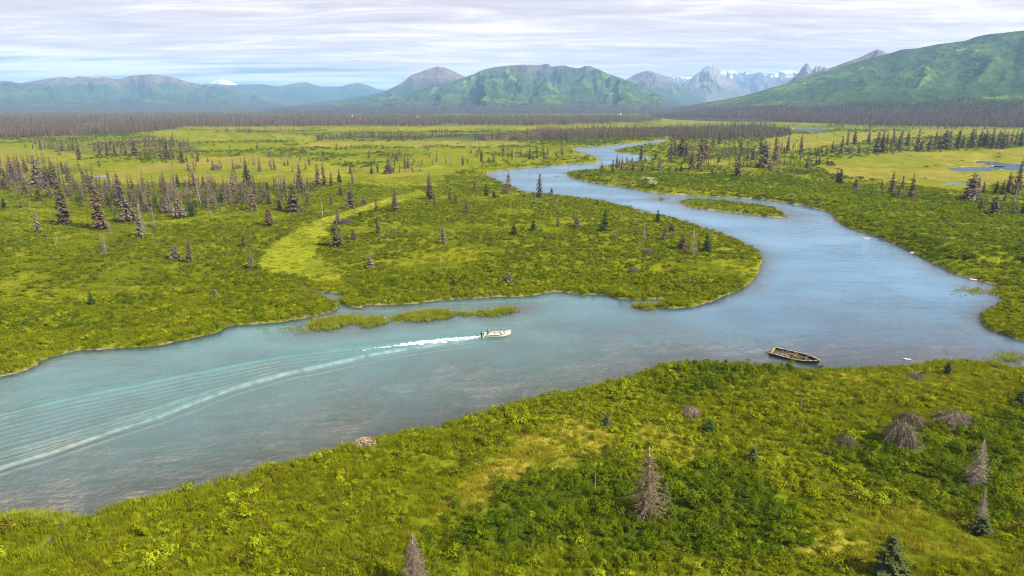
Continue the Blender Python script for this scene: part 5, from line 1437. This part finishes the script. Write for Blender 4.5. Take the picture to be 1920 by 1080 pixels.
# people: one skinned body each
M_SKIN = simple('skin', (0.52, 0.33, 0.25), 0.6, var=0.05)
M_NAVY = simple('navy_jacket', (0.012, 0.014, 0.030), 0.85)
M_PINK = simple('white_pink_jacket', (0.78, 0.66, 0.70), 0.85, var=0.06)
M_TROUS = simple('dark_trousers', (0.05, 0.05, 0.045), 0.9)
M_BOOT = simple('rubber_boots', (0.035, 0.03, 0.025), 0.6)
M_HAIR = simple('dark_hair', (0.02, 0.014, 0.010), 0.8)
def person(label, loc, yaw, jacket, arm_l, arm_r, lean):
    """seated figure: the pelvis is at the seat, legs bent forward (+x)"""
    V, E, Rd = [], [], []
    def add(p, r, par=None):
        V.append(Vector(p)); Rd.append(r)
        if par is not None: E.append((par, len(V)-1))
        return len(V)-1
    pel = add((0, 0, .10), .155)
    ab = add((lean*.25, 0, .28), .145, pel); ch = add((lean*.6, 0, .45), .165, ab); nk0 = add((lean*.9, 0, .58), .085, ch)
    nk = add((lean, 0, .64), .058, nk0); hd = add((lean*1.08+.02, 0, .75), .098, nk); tp = add((lean*1.1+.01, 0, .86), .085, hd)
    nose = add((lean*1.08+.13, 0, .755), .018, hd)
    for s, arm in ((1, arm_l), (-1, arm_r)):
        sh = add((lean*.75, s*.19, .535), .068, ch); elb = add(arm[0], .048, sh); wr = add(arm[1], .034, elb)
        fd = (Vector(arm[1])-Vector(arm[0])).normalized()
        palm = add(Vector(arm[1])+fd*.07, .036, wr)
        side = fd.cross(Vector((0, 0, 1))); side = side.normalized() if side.length > .1 else Vector((0, 1, 0))
        for f, (o_, L) in enumerate(((-.030, .065), (-.010, .075), (.010, .072), (.030, .058))):
            k1 = add(Vector(arm[1])+fd*.115+side*o_, .009, palm); k2 = add(V[k1]+fd*L*.5-Vector((0, 0, .02)), .009, k1); add(V[k2]+fd*L*.3-Vector((0, 0, .035)), .008, k2)
        th = add(Vector(arm[1])+fd*.05+side*.045*s, .011, palm); add(V[th]+fd*.045-Vector((0, 0, .02)), .009, th)
        hip = add((.06, s*.10, .09), .098, pel); kn = add((.46, s*.13, .12), .070, hip); an = add((.50, s*.13, -.22), .048, kn)
        add((.62, s*.135, -.27), .042, an)
    me = bpy.data.meshes.new('person')
    me.from_pydata([tuple(v) for v in V], E, [])
    o = bpy.data.objects.new('person', me); COL.objects.link(o)
    md = o.modifiers.new('skin', 'SKIN'); 
    if not me.skin_vertices: 
        bpy.context.view_layer.objects.active = o
        bm = bmesh.new(); bm.from_mesh(me); bm.verts.layers.skin.verify(); bm.to_mesh(me); bm.free()
    for i, sv in enumerate(me.skin_vertices[0].data):
        sv.radius = (Rd[i], Rd[i]); sv.use_root = (i == 0)
    md.use_smooth_shade = True
    ss = o.modifiers.new('smooth', 'SUBSURF'); ss.levels = 1; ss.render_levels = 1
    dg = bpy.context.evaluated_depsgraph_get(); dg.update()
    m2 = bpy.data.meshes.new_from_object(o.evaluated_get(dg))
    o.modifiers.clear(); o.data = m2; m2.name = 'person'
    m2.materials.clear()
    for mt in (M_SKIN, jacket, M_TROUS, M_BOOT): m2.materials.append(mt)
    wrs = [Vector(arm_l[1]), Vector(arm_r[1])]
    for p in m2.polygons:
        c = p.center; p.use_smooth = True
        if c.z > .62: i = 0
        elif min((c-w).length for w in wrs) < .11 or any((c-w).dot((w-Vector(a[0])).normalized()) > 0 and (c-w).length < .25 for w, a in zip(wrs, (arm_l, arm_r))): i = 0
        elif c.z > .16 and c.x < .40 or c.z > .2: i = 1
        elif c.z > -.12: i = 2
        else: i = 3
        p.material_index = i
    M = Matrix.Translation(boat.location) @ boat.rotation_euler.to_matrix().to_4x4() @ Matrix.Translation(Vector(loc)) @ Matrix.Rotation(yaw, 4, 'Z')
    o.matrix_world = M @ Matrix.Scale(1.1, 4)
    bm = bmesh.new(); bmesh.ops.create_uvsphere(bm, u_segments=14, v_segments=9, radius=.125)
    for v in list(bm.verts):
        if v.co.z < -.02 and v.co.x > -.03: bm.verts.remove(v)
    me = bpy.data.meshes.new('hair'); bm.to_mesh(me); bm.free()
    h = obj('hair', me, M_HAIR, o); h.location = (lean*1.08-.005, 0, .80)
    tag(o, label, 'person')
person('person in a dark navy jacket steering at the stern of the motorboat', (-1.9, .12, .66), 0.0, M_NAVY, ((-.08, .30, .30), (-.34, .26, .34)), ((.15, -.27, .30), (.36, -.2, .18)), .06)
person('person in a pale pink and white jacket sitting forward in the motorboat', (1.0, -.05, .46), 0.0, M_PINK, ((.16, .27, .30), (.38, .16, .18)), ((.16, -.27, .30), (.38, -.16, .18)), .10)

# ------------------------------------------------------------------ the old boat wreck
M_OLDH = simple('weathered_hull', (0.085, 0.070, 0.040), 0.85, var=0.6, scale=1.5)
M_OLDG = simple('bleached_gunwale', (0.28, 0.23, 0.14), 0.8, var=0.6, scale=2)
M_DEBR = simple('rotting_wood', (0.060, 0.036, 0.024), 0.95, var=0.5, scale=3)
M_MOSS = simple('moss_and_mud', (0.050, 0.038, 0.018), 0.95, var=0.5, scale=2)
A = at(1449, 664, 0.0); Bp = at(1531, 682, 0.0)
ax = Bp-A; WL = 9.2
wreck = bpy.data.objects.new('boat_wreck', None); COL.objects.link(wreck)
wreck.location = (A+Bp)/2+Vector((0, 0, 0.12))
wreck.rotation_euler = (math.radians(13), math.radians(1.5), math.atan2(ax.y, ax.x))
S = hull_sections(WL, 2.7, 22, 0.62, -0.40, 0.55, 0.88)
obj('hull', hull_shell('hull', S, 0.06, M_OLDH), None, wreck)
m = MB()
for sgn in (-1, 1):
    seg = [(x, sgn*(hb-.02), zs+.03) for x, hb, zk, zs in S]
    cut = [(0, 8), (8, 15), (15, 22)] if sgn < 0 else [(0, 12), (12, 22)]
    for a, b_ in cut:
        pts = seg[a:b_+1]
        for i in range(len(pts)-1):
            p, q_ = Vector(pts[i]), Vector(pts[i+1]); c = (p+q_)/2; d = q_-p
            R_ = Matrix.Rotation(math.atan2(d.y, d.x), 3, 'Z')
            m.box(c+Vector((0, 0, .012*((a+i) % 3))), (d.length/2*(0.98 if i else 0.9), .075, .035), R_)
obj('gunwale', m.mesh('gunwale'), M_OLDG, wreck)
m = MB(); m.box((-WL/2+.04, 0, .10), (.05, 1.12, .50)); obj('transom', m.mesh('transom'), M_OLDH, wreck)
m = MB(); m.box((-WL/2+.30, 0, .60), (.32, 1.1, .03)); obj('stern_deck', m.mesh('stern_deck'), simple('stern_planks', (0.20, 0.125, 0.05), .9, var=.5), wreck)
for x, hb, zk, zs in S[3:19:3]:
    m = MB()
    for sgn in (-1, 1): m.tube([(x, sgn*(hb-.09), zs), (x, sgn*(hb*.97-.10), zk+(zs-zk)*.5), (x, sgn*hb*.75, zk+.16)], [.045]*3, 5)
    obj('rib', m.mesh('rib', True), M_DEBR, wreck)
for x in (-0.25, 2.1):
    hb = [s[1] for s in S if s[0] >= x][0]
    m = MB(); m.box((x, 0, .50), (.07, hb-.08, .025)); obj('thwart', m.mesh('thwart'), M_OLDH, wreck)
m = MB()
rows = [[(x, t*(hb-.08), .22+.16*vn) for t, vn in zip((-1, -.5, 0, .5, 1), [float(vnoise(np.array(x*1.7+k), np.array(k*2.1))) for k in range(5)])] for x, hb, zk, zs in S if hb > .12]
v = np.array(rows).reshape(-1, 3); f = grid_faces(len(rows), 5)
me = mesh_np('mud_fill', v, f.ravel(), np.full(len(f), 4))
obj('mud_fill', me, M_MOSS, wreck)
q = random.Random(12)
for i in range(80):
    u = q.uniform(-4.1, 3.2); hb = np.interp(u, [s[0] for s in S], [s[1] for s in S])-.25
    c = Vector((u, q.uniform(-hb, hb), .34+q.uniform(0, .22))); d = Vector((q.gauss(0, 1), q.gauss(0, .7), q.gauss(0, .25))).normalized(); L = q.uniform(.4, 1.3)
    p0, p1 = c-d*L/2, c+d*L/2
    for p in (p0, p1):
        hb2 = np.interp(p.x, [s[0] for s in S], [s[1] for s in S])-.12; p.y = max(-hb2, min(hb2, p.y)); p.z = max(p.z, .26)
    m = MB(); m.tube([p0, p1], [q.uniform(.02, .05)]*2, 5)
    obj('debris_stick', m.mesh('debris_stick', True), q.choice((M_DEBR, M_DEBR, M_DEBR, M_OLDG, M_STICK)), wreck)
tag(wreck, 'old half-sunk wooden boat full of debris lying off the near bank', 'boat wreck')

# ------------------------------------------------------------------ far cabins, a few pixels each
M_CAB = simple('cabin_wall', (0.75, 0.74, 0.70), 0.8, var=.05); M_CROOF = simple('cabin_roof', (0.45, 0.45, 0.46), 0.6)
for px, py, lab in ((660, 219, 'white cabin at the forest edge under the left end of the green mountain'), (784, 221, 'white cabin at the forest edge below the middle of the green mountain'), (1163, 216, 'white cabin at the forest edge below the right end of the green mountain')):
    x, y = (float(v) for v in ground_pt(px, py))
    e = bpy.data.objects.new('cabin', None); COL.objects.link(e); e.location = (x, y, 1.0); e.scale = (.62, .62, .62)
    m = MB(); m.box((0, 0, 3.4), (6, 4, 3.4)); obj('wall', m.mesh('wall'), M_CAB, e)
    m = MB(); m.quad((-6.5, -4.6, 6.6), (6.5, -4.6, 6.6), (6.5, 0, 9.6), (-6.5, 0, 9.6)); m.quad((6.5, 4.6, 6.6), (-6.5, 4.6, 6.6), (-6.5, 0, 9.6), (6.5, 0, 9.6)); m.tri((-6.02, -4, 6.8), (-6.02, 0, 9.4), (-6.02, 4, 6.8)); m.tri((6.02, -4, 6.8), (6.02, 4, 6.8), (6.02, 0, 9.4))
    obj('roof', m.mesh('roof'), M_CROOF, e)
    m = MB(); m.box((2, -4.02, 2.2), (0.6, .05, 1.1)); obj('door', m.mesh('door'), M_TROUS, e)
    for wx in (-3.5, -0.8): 
        m = MB(); m.box((wx, -4.02, 3.4), (.7, .05, .7)); obj('window', m.mesh('window'), M_BLACK, e)
    tag(e, lab, 'cabin', 'far cabins at the forest edge')

# ------------------------------------------------------------------ haze
def haze(density=6.8e-5):
    m, nt, out = new_mat('haze')
    v = N(nt, 'ShaderNodeVolumePrincipled')
    v.inputs['Color'].default_value = (0.34, 0.60, 0.94, 1)
    v.inputs['Density'].default_value = density
    v.inputs['Anisotropy'].default_value = 0.0
    nt.links.new(v.outputs[0], out.inputs['Volume'])
    top = max((o.matrix_world @ Vector(c)).z for o in bpy.data.objects if o.type == 'MESH' and o.name.startswith(('mountain', 'hill')) for c in o.bound_box)+40
    bot = -9.0
    s = 47000
    mb = MB(); mb.box((0, 0, (top+bot)/2), (s, s, (top-bot)/2))
    o = obj('haze', mb.mesh('haze'), m)
    tag(o, 'thin blue haze in the valley air', kind='stuff')
haze()
